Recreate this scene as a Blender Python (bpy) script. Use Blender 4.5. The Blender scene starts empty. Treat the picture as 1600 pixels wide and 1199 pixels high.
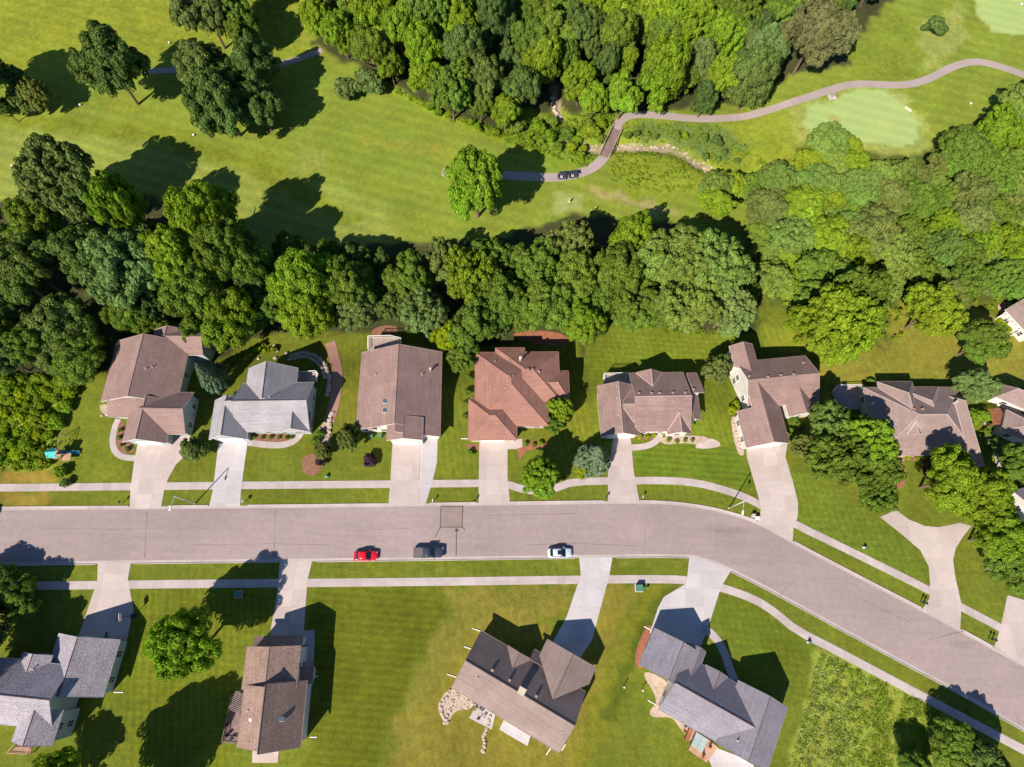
import bpy, math, random
import numpy as np
rnd = random.Random(7)
sc = bpy.context.scene
COL = sc.collection
# ------------------------------------------------------------------ camera, sky, sun, exposure
F = 935.0; CAMH = 120.0; TILT = 20.5; ROLL = 3.0
_t = math.radians(TILT); _r = math.radians(ROLL)
RX = np.array([[1,0,0],[0,math.cos(_t),-math.sin(_t)],[0,math.sin(_t),math.cos(_t)]])
RZ = np.array([[math.cos(_r),-math.sin(_r),0],[math.sin(_r),math.cos(_r),0],[0,0,1]])
RM = RX @ RZ
cam = bpy.data.cameras.new('camera'); cam.sensor_width = 36; cam.lens = F/1600*36
cam.clip_start = 1; cam.clip_end = 8000
co = bpy.data.objects.new('camera', cam); COL.objects.link(co); sc.camera = co
import mathutils
co.matrix_world = mathutils.Matrix.Translation((0,0,CAMH)) @ mathutils.Matrix(RM.tolist()).to_4x4()
SUN_EL = 41.4; SUN_AZ = 236.2
w = bpy.data.worlds.new("World"); sc.world = w; w.use_nodes = True
nt = w.node_tree; bg = nt.nodes['Background']
sky = nt.nodes.new('ShaderNodeTexSky'); sky.sky_type = 'NISHITA'; sky.sun_disc = False
sky.ozone_density = 7.0; sky.dust_density = .3; sky.sun_elevation = math.radians(SUN_EL); sky.sun_rotation = math.radians((90-SUN_AZ) % 360)
nt.links.new(sky.outputs[0], bg.inputs[0]); bg.inputs[1].default_value = 0.070
sl = bpy.data.lights.new('sun', 'SUN'); sl.energy = 5.0; sl.angle = math.radians(0.5); sl.color = (1, .88, .75)
so = bpy.data.objects.new('sun', sl); COL.objects.link(so)
_s = mathutils.Vector((math.cos(math.radians(SUN_AZ))*math.cos(math.radians(SUN_EL)),
                       math.sin(math.radians(SUN_AZ))*math.cos(math.radians(SUN_EL)), math.sin(math.radians(SUN_EL))))
so.rotation_euler = _s.to_track_quat('Z', 'Y').to_euler(); so.location = _s*300
sc.view_settings.view_transform = 'Standard'; sc.view_settings.look = 'None'
sc.view_settings.exposure = 0.68; sc.view_settings.gamma = 1

# ------------------------------------------------------------------ survey of the place: pixel -> ground
def P(px, py, z=0.0):
    d = RM @ np.array([(px-800)/F, -(py-599.5)/F, -1.0]); t = (z-CAMH)/d[2]
    return np.array([d[0]*t, d[1]*t])
def sstep(a, b, x):
    t = np.clip((x-a)/(b-a), 0, 1); return t*t*(3-2*t)
CREEK_PX = [(862,110),(868,150),(874,188),(893,222),(925,232),(955,229),(990,228),(1050,232),(1085,250),(1112,268)]
CREEK = None
def seg_dist(x, y, pts):
    d = None
    for (ax, ay), (bx, by) in zip(pts[:-1], pts[1:]):
        vx, vy = bx-ax, by-ay; L = vx*vx+vy*vy+1e-9
        t = np.clip(((x-ax)*vx+(y-ay)*vy)/L, 0, 1)
        q = np.hypot(x-ax-t*vx, y-ay-t*vy)
        d = q if d is None else np.minimum(d, q)
    return d
def hgt(x, y):
    x = np.asarray(x, float); y = np.asarray(y, float)
    z = -2.8*sstep(40, 53, y)*(1-sstep(56, 72, x))
    z = z + 0.5*np.sin(x*0.031+1)*np.sin(y*0.027)*sstep(75, 110, y)
    if CREEK is not None:
        z = z - 1.1*(1-sstep(0.6, 3.0, seg_dist(x, y, CREEK)))
    return z
def G(px, py):
    z = 0.0
    for _ in range(8):
        p = P(px, py, z); z = float(hgt(p[0], p[1]))
    return np.array([p[0], p[1], z])
_c = []
for a in CREEK_PX: _c.append(tuple(G(*a)[:2]))
CREEK = _c
def mpp(px, py):      # metres per pixel there
    a = P(px-2, py); b = P(px+2, py); return float(np.hypot(*(b-a)))/4

# ------------------------------------------------------------------ object helpers
def tag(o, label=None, cat=None, group=None, kind=None):
    if label: o['label'] = label
    if cat: o['category'] = cat
    if group: o['group'] = group
    if kind: o['kind'] = kind
    return o
def empty(name, loc, rz=0, label=None, cat=None, group=None):
    o = bpy.data.objects.new(name, None); COL.objects.link(o)
    o.location = loc; o.rotation_euler = (0, 0, rz); o.empty_display_size = .5
    return tag(o, label, cat, group)
class MB:
    def __init__(s): s.v = []; s.f = []; s.mi = []
    def add(s, vs, fs, m=0):
        n = len(s.v); s.v += [tuple(map(float, v)) for v in vs]
        for f in fs: s.f.append([n+i for i in f]); s.mi.append(m)
    def box(s, cx, cy, cz, sx, sy, sz, rz=0, m=0, taper=1.0, rx=0):
        c, q = math.cos(rz), math.sin(rz); vs = []
        for dz in (-.5, .5):
            k = 1 if dz < 0 else taper
            for dx, dy in ((-.5,-.5),(.5,-.5),(.5,.5),(-.5,.5)):
                x, y, z = dx*sx*k, dy*sy*k, dz*sz
                if rx: y, z = y*math.cos(rx)-z*math.sin(rx), y*math.sin(rx)+z*math.cos(rx)
                vs.append((cx+x*c-y*q, cy+x*q+y*c, cz+z))
        s.add(vs, [(3,2,1,0),(4,5,6,7),(0,1,5,4),(1,2,6,5),(2,3,7,6),(3,0,4,7)], m)
    def bar(s, a, b, r, r2=None, n=6, m=0, cap=True):
        a = mathutils.Vector(a); b = mathutils.Vector(b); d = (b-a)
        if d.length < 1e-6: return
        q = d.to_track_quat('Z', 'Y'); r2 = r if r2 is None else r2
        vs = []
        for p, rr in ((a, r), (b, r2)):
            for k in range(n):
                t = 2*math.pi*k/n; vs.append(p + q @ mathutils.Vector((rr*math.cos(t), rr*math.sin(t), 0)))
        fs = [(k, (k+1) % n, n+(k+1) % n, n+k) for k in range(n)]
        if cap: fs += [tuple(range(n))[::-1], tuple(range(n, 2*n))]
        s.add(vs, fs, m)
    def prism(s, poly, z0, z1, m=0):
        n = len(poly); A = sum(poly[i][0]*poly[(i+1)%n][1]-poly[(i+1)%n][0]*poly[i][1] for i in range(n))
        if A < 0: poly = poly[::-1]
        vs = [(p[0], p[1], z0) for p in poly]+[(p[0], p[1], z1) for p in poly]
        s.add(vs, [tuple(range(n, 2*n)), tuple(range(n))[::-1]]+[(k, (k+1) % n, n+(k+1) % n, n+k) for k in range(n)], m)
    def ball(s, c, r, nu=10, nv=6, sc3=(1,1,1), m=0):
        vs = [(c[0], c[1], c[2]-r*sc3[2])]
        for i in range(1, nv):
            a = math.pi*i/nv-math.pi/2
            for k in range(nu):
                t = 2*math.pi*k/nu; vs.append((c[0]+r*sc3[0]*math.cos(a)*math.cos(t), c[1]+r*sc3[1]*math.cos(a)*math.sin(t), c[2]+r*sc3[2]*math.sin(a)))
        vs.append((c[0], c[1], c[2]+r*sc3[2])); fs = []
        for k in range(nu):
            fs.append((0, 1+(k+1) % nu, 1+k)); T = len(vs)-1; b = 1+(nv-2)*nu
            fs.append((T, b+k, b+(k+1) % nu))
            for i in range(nv-2):
                q = 1+i*nu; fs.append((q+k, q+(k+1) % nu, q+nu+(k+1) % nu, q+nu+k))
        s.add(vs, fs, m)
    def build(s, name, mats, parent=None, smooth=False):
        me = bpy.data.meshes.new(name); me.from_pydata(s.v, [], s.f)
        mats = mats if isinstance(mats, (list, tuple)) else [mats]
        for m in mats: me.materials.append(m)
        me.polygons.foreach_set('material_index', s.mi)
        if smooth: me.polygons.foreach_set('use_smooth', [True]*len(s.f))
        me.update(); o = bpy.data.objects.new(name, me); COL.objects.link(o)
        if parent: o.parent = parent
        return o

# ------------------------------------------------------------------ materials
def newmat(name, rough=.9, spec=.2):
    m = bpy.data.materials.new(name); m.use_nodes = True; t = m.node_tree
    b = t.nodes['Principled BSDF']; b.inputs['Roughness'].default_value = rough
    b.inputs['Specular IOR Level'].default_value = spec
    return m, t, b
def N(t, typ, **kw):
    n = t.nodes.new(typ)
    for k, v in kw.items():
        if k in n.inputs: n.inputs[k].default_value = v
        else: setattr(n, k, v)
    return n
def noise(t, scale, detail=3, rough=.6, vec=None, coords='Object', mapscale=None, rot=None):
    n = N(t, 'ShaderNodeTexNoise'); n.inputs['Scale'].default_value = scale
    n.inputs['Detail'].default_value = detail; n.inputs['Roughness'].default_value = rough
    tc = N(t, 'ShaderNodeTexCoord'); out = tc.outputs[coords]
    if mapscale or rot:
        mp = N(t, 'ShaderNodeMapping'); t.links.new(out, mp.inputs[0]); out = mp.outputs[0]
        if mapscale: mp.inputs['Scale'].default_value = mapscale
        if rot: mp.inputs['Rotation'].default_value = (0, 0, rot)
    t.links.new(out, n.inputs['Vector'])
    return n.outputs['Fac']
def mulrange(t, fac, lo, hi, a=.3, b=.7):
    r = N(t, 'ShaderNodeMapRange'); t.links.new(fac, r.inputs[0])
    r.inputs[1].default_value = a; r.inputs[2].default_value = b; r.inputs[3].default_value = lo; r.inputs[4].default_value = hi
    return r.outputs[0]
def vmul(t, col, fac):
    v = N(t, 'ShaderNodeVectorMath', operation='MULTIPLY')
    if isinstance(col, tuple): v.inputs[0].default_value = col[:3]
    else: t.links.new(col, v.inputs[0])
    cb = N(t, 'ShaderNodeCombineXYZ')
    for i in range(3): t.links.new(fac, cb.inputs[i])
    t.links.new(cb.outputs[0], v.inputs[1]); return v.outputs[0]
def mat(name, col, rough=.85, n1=(.4, .15), n2=(6, .12), spec=.2, metal=0, bump=0):
    """flat base with two octaves of worn variation: (scale, amount)"""
    m, t, b = newmat(name, rough, spec); b.inputs['Metallic'].default_value = metal
    c = vmul(t, tuple(col), mulrange(t, noise(t, n1[0], 4), 1-n1[1], 1+n1[1]))
    f2 = noise(t, n2[0], 3)
    c = vmul(t, c, mulrange(t, f2, 1-n2[1], 1+n2[1]))
    t.links.new(c, b.inputs['Base Color'])
    if bump:
        bp = N(t, 'ShaderNodeBump'); bp.inputs['Strength'].default_value = bump; bp.inputs['Distance'].default_value = .05
        t.links.new(f2, bp.inputs['Height']); t.links.new(bp.outputs[0], b.inputs['Normal'])
    return m
def shingle(name, col, speck=.22):
    m, t, b = newmat(name, .92, .15)
    c = vmul(t, tuple(col), mulrange(t, noise(t, .25, 5, .65), .83, 1.15))
    c = vmul(t, c, mulrange(t, noise(t, 3.2, 2, .8, mapscale=(1, 1, 2.4)), 1-speck, 1+speck))
    c = vmul(t, c, mulrange(t, noise(t, 1.0, 2, .5, mapscale=(.15, .15, 9)), .89, 1.10))
    t.links.new(c, b.inputs['Base Color']); return m
M = {}
M['road'] = None
def road_mat():
    m, t, b = newmat('asphalt', .95, .15)
    c = vmul(t, (.298, .243, .236), mulrange(t, noise(t, .045, 5, .6), .86, 1.12))
    c = vmul(t, c, mulrange(t, noise(t, .5, 4, .6, mapscale=(.12, 1.6, 1)), .93, 1.06))
    c = vmul(t, c, mulrange(t, noise(t, .9, 5, .75), .90, 1.08))
    c = vmul(t, c, mulrange(t, noise(t, .22, 3, .5, mapscale=(.25, 1, 1)), .78, 1.0, .22, .36))
    c = vmul(t, c, mulrange(t, noise(t, 7, 2, .7), .93, 1.07))
    t.links.new(c, b.inputs['Base Color']); return m
M['road'] = road_mat()
M['patch'] = mat('asphalt_patch', (.24, .19, .175))
M['seal'] = mat('crack_sealant', (.09, .065, .055))
def concrete(name, col, joint=1.5, ang=0.0, amt=.74):
    m, t, b = newmat(name, .9, .2)
    c = vmul(t, col, mulrange(t, noise(t, .12, 4), .88, 1.10))
    c = vmul(t, c, mulrange(t, noise(t, 1.3, 4), .95, 1.05))
    tc = N(t, 'ShaderNodeTexCoord'); mp = N(t, 'ShaderNodeMapping'); mp.inputs['Rotation'].default_value = (0, 0, ang)
    t.links.new(tc.outputs['Object'], mp.inputs[0])
    br = N(t, 'ShaderNodeTexBrick'); br.offset = 0
    br.inputs['Color1'].default_value = (1, 1, 1, 1); br.inputs['Color2'].default_value = (.86, .84, .83, 1)
    br.inputs['Mortar'].default_value = (amt, amt, amt, 1); br.inputs['Scale'].default_value = 1
    br.inputs['Mortar Size'].default_value = .02; br.inputs['Brick Width'].default_value = joint; br.inputs['Row Height'].default_value = joint
    t.links.new(mp.outputs[0], br.inputs['Vector'])
    v = N(t, 'ShaderNodeVectorMath', operation='MULTIPLY'); t.links.new(c, v.inputs[0]); t.links.new(br.outputs[0], v.inputs[1])
    t.links.new(v.outputs[0], b.inputs['Base Color']); return m
M['walk'] = concrete('pavement_concrete', (.44, .39, .385), 1.55, -.05)
M['drive'] = concrete('driveway_concrete', (.47, .41, .39), 3.0, -.05)
M['drive_new'] = concrete('new_concrete', (.48, .46, .475), 3.2, -.05)
M['kerb'] = concrete('kerb_concrete', (.44, .39, .38), 3.0, -.05)
M['path'] = mat('cart_path_asphalt', (.33, .275, .265), n1=(.15, .1))
M['patio'] = concrete('patio_concrete', (.5, .42, .38), 1.2, .4)
M['brick'] = mat('brick_paving', (.30, .17, .14), n2=(5, .25))
M['mulch'] = mat('mulch', (.22, .115, .07), n1=(1.5, .25), n2=(9, .35), bump=.6)
M['redmulch'] = mat('red_mulch', (.29, .115, .065), n1=(1.5, .2), n2=(9, .3), bump=.6)
M['gravel'] = mat('gravel', (.42, .33, .26), n1=(1.5, .2), n2=(9, .35), bump=.8)
M['stone'] = mat('stone', (.42, .34, .29), n1=(1, .25), n2=(6, .25), bump=.5)
M['siding'] = mat('pale_siding', (.62, .60, .56), .7, n2=(3, .05))
M['siding_grey'] = mat('grey_siding', (.36, .42, .42), .7, n2=(3, .05))
M['siding_tan'] = mat('tan_siding', (.50, .43, .34), .7, n2=(3, .05))
M['trim'] = mat('white_trim', (.74, .70, .66), .6, n2=(3, .05))
M['trim_brown'] = mat('brown_trim', (.33, .21, .18), .6)
M['trim_mid'] = mat('taupe_trim', (.48, .40, .37), .6)
M['white'] = mat('white_paint', (.78, .76, .73), .5, n1=(.5, .04), n2=(6, .04))
M['metal'] = mat('pale_metal', (.62, .58, .55), .45, metal=.3)
M['dark'] = mat('dark_plastic', (.03, .03, .035), .5)
M['wood'] = mat('deck_wood', (.40, .25, .17), .8, n1=(.6, .2), n2=(8, .25))
M['greywood'] = mat('weathered_wood', (.33, .26, .24), .85, n1=(.6, .2), n2=(8, .25))
M['bridgewood'] = mat('bridge_planks', (.20, .14, .13), .85, n1=(.8, .25), n2=(8, .3))
M['bark'] = mat('bark', (.16, .115, .085), .95, n1=(1, .3), n2=(6, .3))
M['deadbark'] = mat('bare_grey_bark', (.33, .27, .25), .95)
M['green_metal'] = mat('green_painted_metal', (.07, .2, .15), .5)
M['teal'] = mat('teal_canvas', (.05, .42, .38), .6)
M['slide'] = mat('blue_green_plastic', (.02, .16, .2), .35, spec=.5)
M['red'] = mat('red_plastic', (.5, .03, .03), .4)
M['pink'] = mat('pink_plastic', (.7, .2, .3), .4)
M['yellow'] = mat('yellow_plastic', (.6, .5, .05), .4)
M['black'] = mat('black_rubber', (.02, .02, .02), .8)
def glass(name, col=(.02, .03, .04)):
    m, t, b = newmat(name, .08, .6); b.inputs['Base Color'].default_value = (*col, 1); return m
M['glass'] = glass('window_glass'); M['skyglass'] = glass('skylight_glass', (.05, .12, .16)); M['carglass'] = glass('car_glass', (.012, .018, .022))
def paint(name, col):
    m, t, b = newmat(name, .3, .5); b.inputs['Base Color'].default_value = (*col, 1); b.inputs['Coat Weight'].default_value = .6
    b.inputs['Coat Roughness'].default_value = .08; return m
M['carred'] = paint('red_car_paint', (.62, .008, .02)); M['carsilver'] = paint('silver_car_paint', (.50, .57, .66))
M['carblue'] = paint('dark_blue_car_paint', (.035, .045, .07)); M['tonneau'] = mat('bed_cover_vinyl', (.14, .12, .125), .6)
M['cartwhite'] = paint('cart_white', (.7, .7, .7)); M['cartroof'] = mat('cart_black_roof', (.035, .04, .06), .35, spec=.4)
M['water'] = None
m, t, b = newmat('shallow_water', .08, .6); b.inputs['Base Color'].default_value = (.2, .17, .15, 1); M['water'] = m
M['skin'] = mat('skin', (.45, .26, .18), .6); M['cloth_white'] = mat('white_shirt', (.7, .65, .6)); M['cloth_orange'] = mat('orange_brown_shirt', (.45, .17, .06))
M['cloth_navy'] = mat('navy_shirt', (.02, .035, .10)); M['cloth_maroon'] = mat('maroon_shirt', (.25, .04, .06)); M['cloth_dark'] = mat('dark_trousers', (.04, .04, .05)); M['hair'] = mat('brown_hair', (.06, .03, .02))

# ground: regional colours live in a colour attribute, blade and mowing texture are procedural
def ground_mat():
    m, t, b = newmat('turf_and_soil', .95, .1)
    at = N(t, 'ShaderNodeAttribute'); at.attribute_name = 'soil'
    c = vmul(t, at.outputs['Color'], mulrange(t, noise(t, .09, 5, .6), .80, 1.20))
    c = vmul(t, c, mulrange(t, noise(t, .7, 5, .7), .76, 1.22))
    c = vmul(t, c, mulrange(t, noise(t, 2.6, 4, .8), .76, 1.22))
    mg = N(t, 'ShaderNodeMix', data_type='RGBA'); atm = N(t, 'ShaderNodeAttribute'); atm.attribute_name = 'mow'
    t.links.new(atm.outputs['Alpha'], mg.inputs[0]); t.links.new(at.outputs['Color'], mg.inputs[6]); t.links.new(c, mg.inputs[7]); c = mg.outputs[2]
    # yellow-brown drift
    mx = N(t, 'ShaderNodeMix', data_type='RGBA'); mx.blend_type = 'MULTIPLY'
    t.links.new(mulrange(t, noise(t, .16, 6, .7), 0, .5, .45, .7), mx.inputs[0]); t.links.new(c, mx.inputs[6])
    mx.inputs[7].default_value = (1.28, .98, .9, 1)
    # mowing stripes, strength in attribute alpha channel
    tc = N(t, 'ShaderNodeTexCoord')
    at2 = N(t, 'ShaderNodeAttribute'); at2.attribute_name = 'mow'
    sx = N(t, 'ShaderNodeSeparateColor'); t.links.new(at2.outputs['Color'], sx.inputs[0])
    col = mx.outputs[2]
    for ang, ch, per in ((.02, 0, 1.25), (1.35, 1, 1.3), (.25, 2, 3.4)):
        mp = N(t, 'ShaderNodeMapping'); mp.inputs['Rotation'].default_value = (0, 0, ang); t.links.new(tc.outputs['Object'], mp.inputs[0])
        wv = N(t, 'ShaderNodeTexWave'); wv.bands_direction = 'Y'; wv.inputs['Scale'].default_value = 1/per*.314*1.0
        wv.inputs['Distortion'].default_value = .8; wv.inputs['Detail'].default_value = 2; wv.inputs['Detail Scale'].default_value = .6
        t.links.new(mp.outputs[0], wv.inputs['Vector'])
        d = N(t, 'ShaderNodeMath', operation='MULTIPLY_ADD'); t.links.new(wv.outputs['Fac'], d.inputs[0])
        q = N(t, 'ShaderNodeMath', operation='MULTIPLY'); t.links.new(sx.outputs[ch], q.inputs[0]); q.inputs[1].default_value = .36
        t.links.new(q.outputs[0], d.inputs[1])
        r = N(t, 'ShaderNodeMath', operation='MULTIPLY_ADD'); t.links.new(q.outputs[0], r.inputs[0]); r.inputs[1].default_value = -.5; r.inputs[2].default_value = 1
        t.links.new(r.outputs[0], d.inputs[2]); col = vmul(t, col, d.outputs[0])
    t.links.new(col, b.inputs['Base Color'])
    bp = N(t, 'ShaderNodeBump'); bp.inputs['Strength'].default_value = .5; bp.inputs['Distance'].default_value = .12
    t.links.new(noise(t, 2.5, 4, .7), bp.inputs['Height']); t.links.new(bp.outputs[0], b.inputs['Normal'])
    return m
M['ground'] = ground_mat()
def leaf_mat(name, var=.42, trans=.28, usecol=True, base=(.1,.15,.03)):
    m, t, b = newmat(name, .85, .05)
    oi = N(t, 'ShaderNodeObjectInfo'); g = N(t, 'ShaderNodeNewGeometry')
    src = oi.outputs['Color'] if usecol else tuple(base)
    c = vmul(t, src, mulrange(t, g.outputs['Random Per Island'], 1-var, 1+var, 0, 1))
    f = noise(t, .5, 3, .6)
    c = vmul(t, c, mulrange(t, f, .68, 1.30))
    hs = N(t, 'ShaderNodeHueSaturation'); t.links.new(c, hs.inputs['Color'])
    t.links.new(mulrange(t, noise(t, .33, 2, .5), .485, .515), hs.inputs['Hue'])
    t.links.new(hs.outputs[0], b.inputs['Base Color'])
    tr = N(t, 'ShaderNodeBsdfTranslucent'); v = N(t, 'ShaderNodeVectorMath', operation='MULTIPLY')
    t.links.new(hs.outputs[0], v.inputs[0]); v.inputs[1].default_value = (1.3, 1.5, .6); t.links.new(v.outputs[0], tr.inputs[0])
    mx = N(t, 'ShaderNodeMixShader'); mx.inputs[0].default_value = trans
    t.links.new(b.outputs[0], mx.inputs[1]); t.links.new(tr.outputs[0], mx.inputs[2])
    t.links.new(mx.outputs[0], t.nodes['Material Output'].inputs[0]); return m
M['leaf'] = leaf_mat('foliage')
M['weeds'] = leaf_mat('weeds', .5, .35, False, (.19, .27, .022))
M['rough'] = leaf_mat('rough_grass', .35, .35, False, (.17, .26, .02))
M['blossom'] = leaf_mat('pale_blossom', .2, .2, False, (.4, .42, .25))

# ------------------------------------------------------------------ the ground sheet
LAWN = (.104, .140, .0105); GOLF = (.150, .215, .019); FAIR = (.178, .238, .030); DRY = (.158, .155, .018); DARKLAWN = (.078, .105, .006)
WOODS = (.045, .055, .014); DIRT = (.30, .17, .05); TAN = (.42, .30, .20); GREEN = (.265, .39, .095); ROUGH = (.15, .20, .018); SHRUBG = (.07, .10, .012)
REG = [  # (pixel polygon, colour, feather m, mow (r,g,b))
 ([(-200,-60),(1750,-60),(1750,330),(1180,420),(900,380),(560,420),(430,400),(300,420),(-200,420)], GOLF, 3, (0,0,.35)),
 ([(-200,195),(120,200),(260,215),(420,255),(620,330),(600,420),(-200,440)], FAIR, 5, (0,0,.5)),
 ([(-200,-60),(500,-60),(520,60),(300,70),(120,120),(-200,130)], (.17,.22,.015), 6, (0,0,.3)),
 ([(0,175),(250,200),(420,250),(560,340),(520,345),(380,268),(240,225),(0,195)], (.135,.185,.012), 3, (0,0,.2)),
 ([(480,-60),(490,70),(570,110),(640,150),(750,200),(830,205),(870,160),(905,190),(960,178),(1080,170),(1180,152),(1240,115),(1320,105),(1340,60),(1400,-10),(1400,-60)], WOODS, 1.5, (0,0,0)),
 ([(600,130),(690,175),(760,205),(830,215),(930,245),(900,262),(800,230),(700,190),(610,145)], (.17,.25,.012), 1, (0,0,0)),
 ([(790,170),(960,178),(950,230),(925,262),(860,262),(800,225)], (.14,.22,.015), 2, (0,0,0)),
 ([(985,190),(1180,190),(1240,170),(1250,260),(1140,300),(1060,300),(1040,320),(960,300),(950,240)], (.17,.23,.016), 2, (0,0,0)),
 ([(985,192),(1130,196),(1170,230),(1120,250),(1050,225),(985,220)], (.11,.18,.03), 2, (0,0,0)),
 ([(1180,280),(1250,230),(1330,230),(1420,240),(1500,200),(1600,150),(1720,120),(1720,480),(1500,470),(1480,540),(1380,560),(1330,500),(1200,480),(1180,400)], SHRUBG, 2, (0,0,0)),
 ([(1235,165),(1290,150),(1330,135),(1400,140),(1445,180),(1455,225),(1420,245),(1330,232),(1240,220)], (.24,.30,.045), 2, (0,0,.2)),
 ([(1248,170),(1270,155),(1300,152),(1312,143),(1342,133),(1386,136),(1420,155),(1442,190),(1448,218),(1430,236),(1392,236),(1348,228),(1325,226),(1296,222),(1264,214),(1246,197)], (.22,.29,.05), 1, (0,0,.2)),
 ([(1258,172),(1275,162),(1300,160),(1312,150),(1340,140),(1380,142),(1410,160),(1430,190),(1438,215),(1425,228),(1395,228),(1350,220),(1325,218),(1300,213),(1270,208),(1255,195)], GREEN, .7, (0,0,.25)),
 ([(1290,182),(1310,180),(1318,192),(1300,197)], (.27,.31,.06), 1, (0,0,0)),
 ([(1515,-20),(1530,30),(1550,50),(1580,54),(1650,55),(1700,-20)], GREEN, .7, (0,0,.2)),
 ([(1430,45),(1470,30),(1500,0),(1510,60),(1490,80),(1450,115),(1440,80)], (.215,.275,.045), 2, (0,0,0)),
 ([(1330,60),(1400,20),(1430,50),(1440,120),(1380,130),(1330,120)], (.14,.20,.016), 3, (0,0,0)),
 ([(0,150),(130,152),(260,170),(255,178),(120,162),(0,160)], (.145,.20,.014), 2, (0,0,.2)),
 ([(380,10),(420,60),(480,75),(470,90),(410,80),(370,40)], (.15,.21,.014), 3, (0,0,.2)),
 ([(400,262),(560,345),(552,352),(395,270)], (.14,.19,.013), 1.5, (0,0,.2)),
 ([(560,210),(720,240),(720,250),(560,222)], (.19,.225,.022), 3, (0,0,.2)),
 ([(930,293),(1050,330),(1045,338),(925,302)], (.26,.25,.07), 2, (0,0,0)),
 ([(866,302),(908,302),(912,330),(864,332)], (.205,.265,.055), 1, (0,0,0)),
 ([(470,236),(508,236),(510,268),(468,268)], (.172,.235,.032), 1.5, (0,0,0)),
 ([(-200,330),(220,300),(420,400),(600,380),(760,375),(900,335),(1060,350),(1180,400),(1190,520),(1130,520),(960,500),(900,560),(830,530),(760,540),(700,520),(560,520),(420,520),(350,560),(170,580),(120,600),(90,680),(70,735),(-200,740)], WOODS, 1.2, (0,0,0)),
 ([(-200,590),(60,590),(130,570),(110,620),(95,670),(85,735),(-200,735)], (.17,.23,.02), 1.5, (0,0,0)),
 ([(955,500),(1040,520),(1130,525),(1150,510),(1150,580),(1120,770),(980,760),(935,700),(920,560)], (.115,.165,.010), 1, (.35,.3,0)),
 ([(1180,500),(1240,520),(1280,560),(1290,600),(1290,560),(1200,545)], (.14,.18,.012), 1, (0,.3,0)),
 ([(1280,560),(1380,545),(1400,470),(1500,470),(1720,560),(1720,620),(1560,600),(1400,590),(1290,640)], (.165,.175,.018), 2, (0,.2,0)),
 ([(0,738),(82,738),(90,755),(0,757)], (.21,.17,.022), .8, (0,0,0)),
 ([(0,769),(78,768),(78,790),(0,791)], (.19,.16,.02), .8, (0,0,0)),
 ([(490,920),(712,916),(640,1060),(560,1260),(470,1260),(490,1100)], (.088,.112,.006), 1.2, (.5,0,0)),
 ([(715,915),(905,912),(880,960),(720,1000),(640,1260),(575,1260),(650,1060)], (.15,.155,.018), 2, (0,.15,0)),
 ([(720,1000),(760,960),(900,1000),(950,910),(990,912),(905,1180),(900,1260),(620,1260),(660,1100)], (.155,.155,.016), 2, (0,.2,0)),
 ([(1010,915),(1060,915),(1000,1020),(950,1130),(900,1260),(870,1260),(940,1060),(985,960)], (.13,.15,.010), 1.5, (0,0,0)),
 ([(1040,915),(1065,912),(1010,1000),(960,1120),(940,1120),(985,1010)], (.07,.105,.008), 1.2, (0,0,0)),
 ([(205,922),(420,918),(425,990),(370,1000),(360,1260),(200,1260),(190,1100)], (.105,.14,.008), 1, (.3,.5,0)),
 ([(1110,930),(1170,935),(1230,980),(1270,1015),(1240,1100),(1230,1060),(1110,990)], (.092,.135,.009), 1, (.3,.3,0)),
 ([(1275,1012),(1330,1035),(1470,1098),(1540,1260),(1215,1260),(1262,1090)], (.19,.25,.026), 1, (0,0,0)),
 ([(1240,822),(1340,872),(1440,925),(1450,890),(1400,830),(1350,800),(1290,760),(1235,730)], (.098,.15,.011), .6, (.3,.3,0)),
 ([(985,690),(1120,690),(1160,715),(1178,770),(1100,748),(1000,742)], (.095,.155,.009), .6, (.6,.1,0)),
 ([(845,525),(905,525),(905,600),(930,700),(900,730),(850,690)], (.125,.155,.010), 1.0, (0,.6,0)),
 ([(692,600),(735,600),(745,745),(672,748),(685,700)], (.112,.148,.010), .8, (0,.35,0)),
 ([(1090,575),(1150,575),(1165,700),(1110,690)], (.115,.165,.010), .8, (0,.4,0)),
 ([(500,545),(560,530),(565,640),(540,700),(500,720),(498,690),(525,620)], (.125,.15,.012), .8, (0,.3,0)),
 ([(110,620),(165,580),(175,700),(200,750),(100,752),(88,735)], (.118,.16,.011), .8, (0,0,0)),
]
def axis(lo, hi, step, far):
    a = list(np.arange(lo, hi+1e-6, step)); s = step
    L = [lo]; 
    while L[-1] > -far: s *= 1.45; L.append(L[-1]-s)
    s = step; Rr = [a[-1]]
    while Rr[-1] < far: s *= 1.45; Rr.append(Rr[-1]+s)
    return np.array(L[1:][::-1]+a+Rr[1:])
XS = axis(-185, 190, .85, 4500); YS = axis(-48, 210, .85, 4500)
X, Y = np.meshgrid(XS, YS); Z = hgt(X, Y)
def inpoly(x, y, poly):
    ins = np.zeros(x.shape, bool); n = len(poly)
    for i in range(n):
        (ax, ay), (bx, by) = poly[i], poly[(i+1) % n]
        if ay == by: continue
        c = ((ay > y) != (by > y)) & (x < (bx-ax)*(y-ay)/(by-ay)+ax)
        ins ^= c
    return ins
COLR = np.zeros(X.shape+(4,)); COLR[..., :3] = LAWN; COLR[..., 3] = 1
MOW = np.zeros(X.shape+(4,)); MOW[..., 0] = .15; MOW[..., 1] = .15; MOW[..., 3] = 1
_wx = X+1.2*np.sin(Y*.7)*np.sin(X*.45)+.8*np.sin(X*1.3+Y); _wy = Y+1.2*np.sin(X*.8+1)*np.sin(Y*.5)
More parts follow.
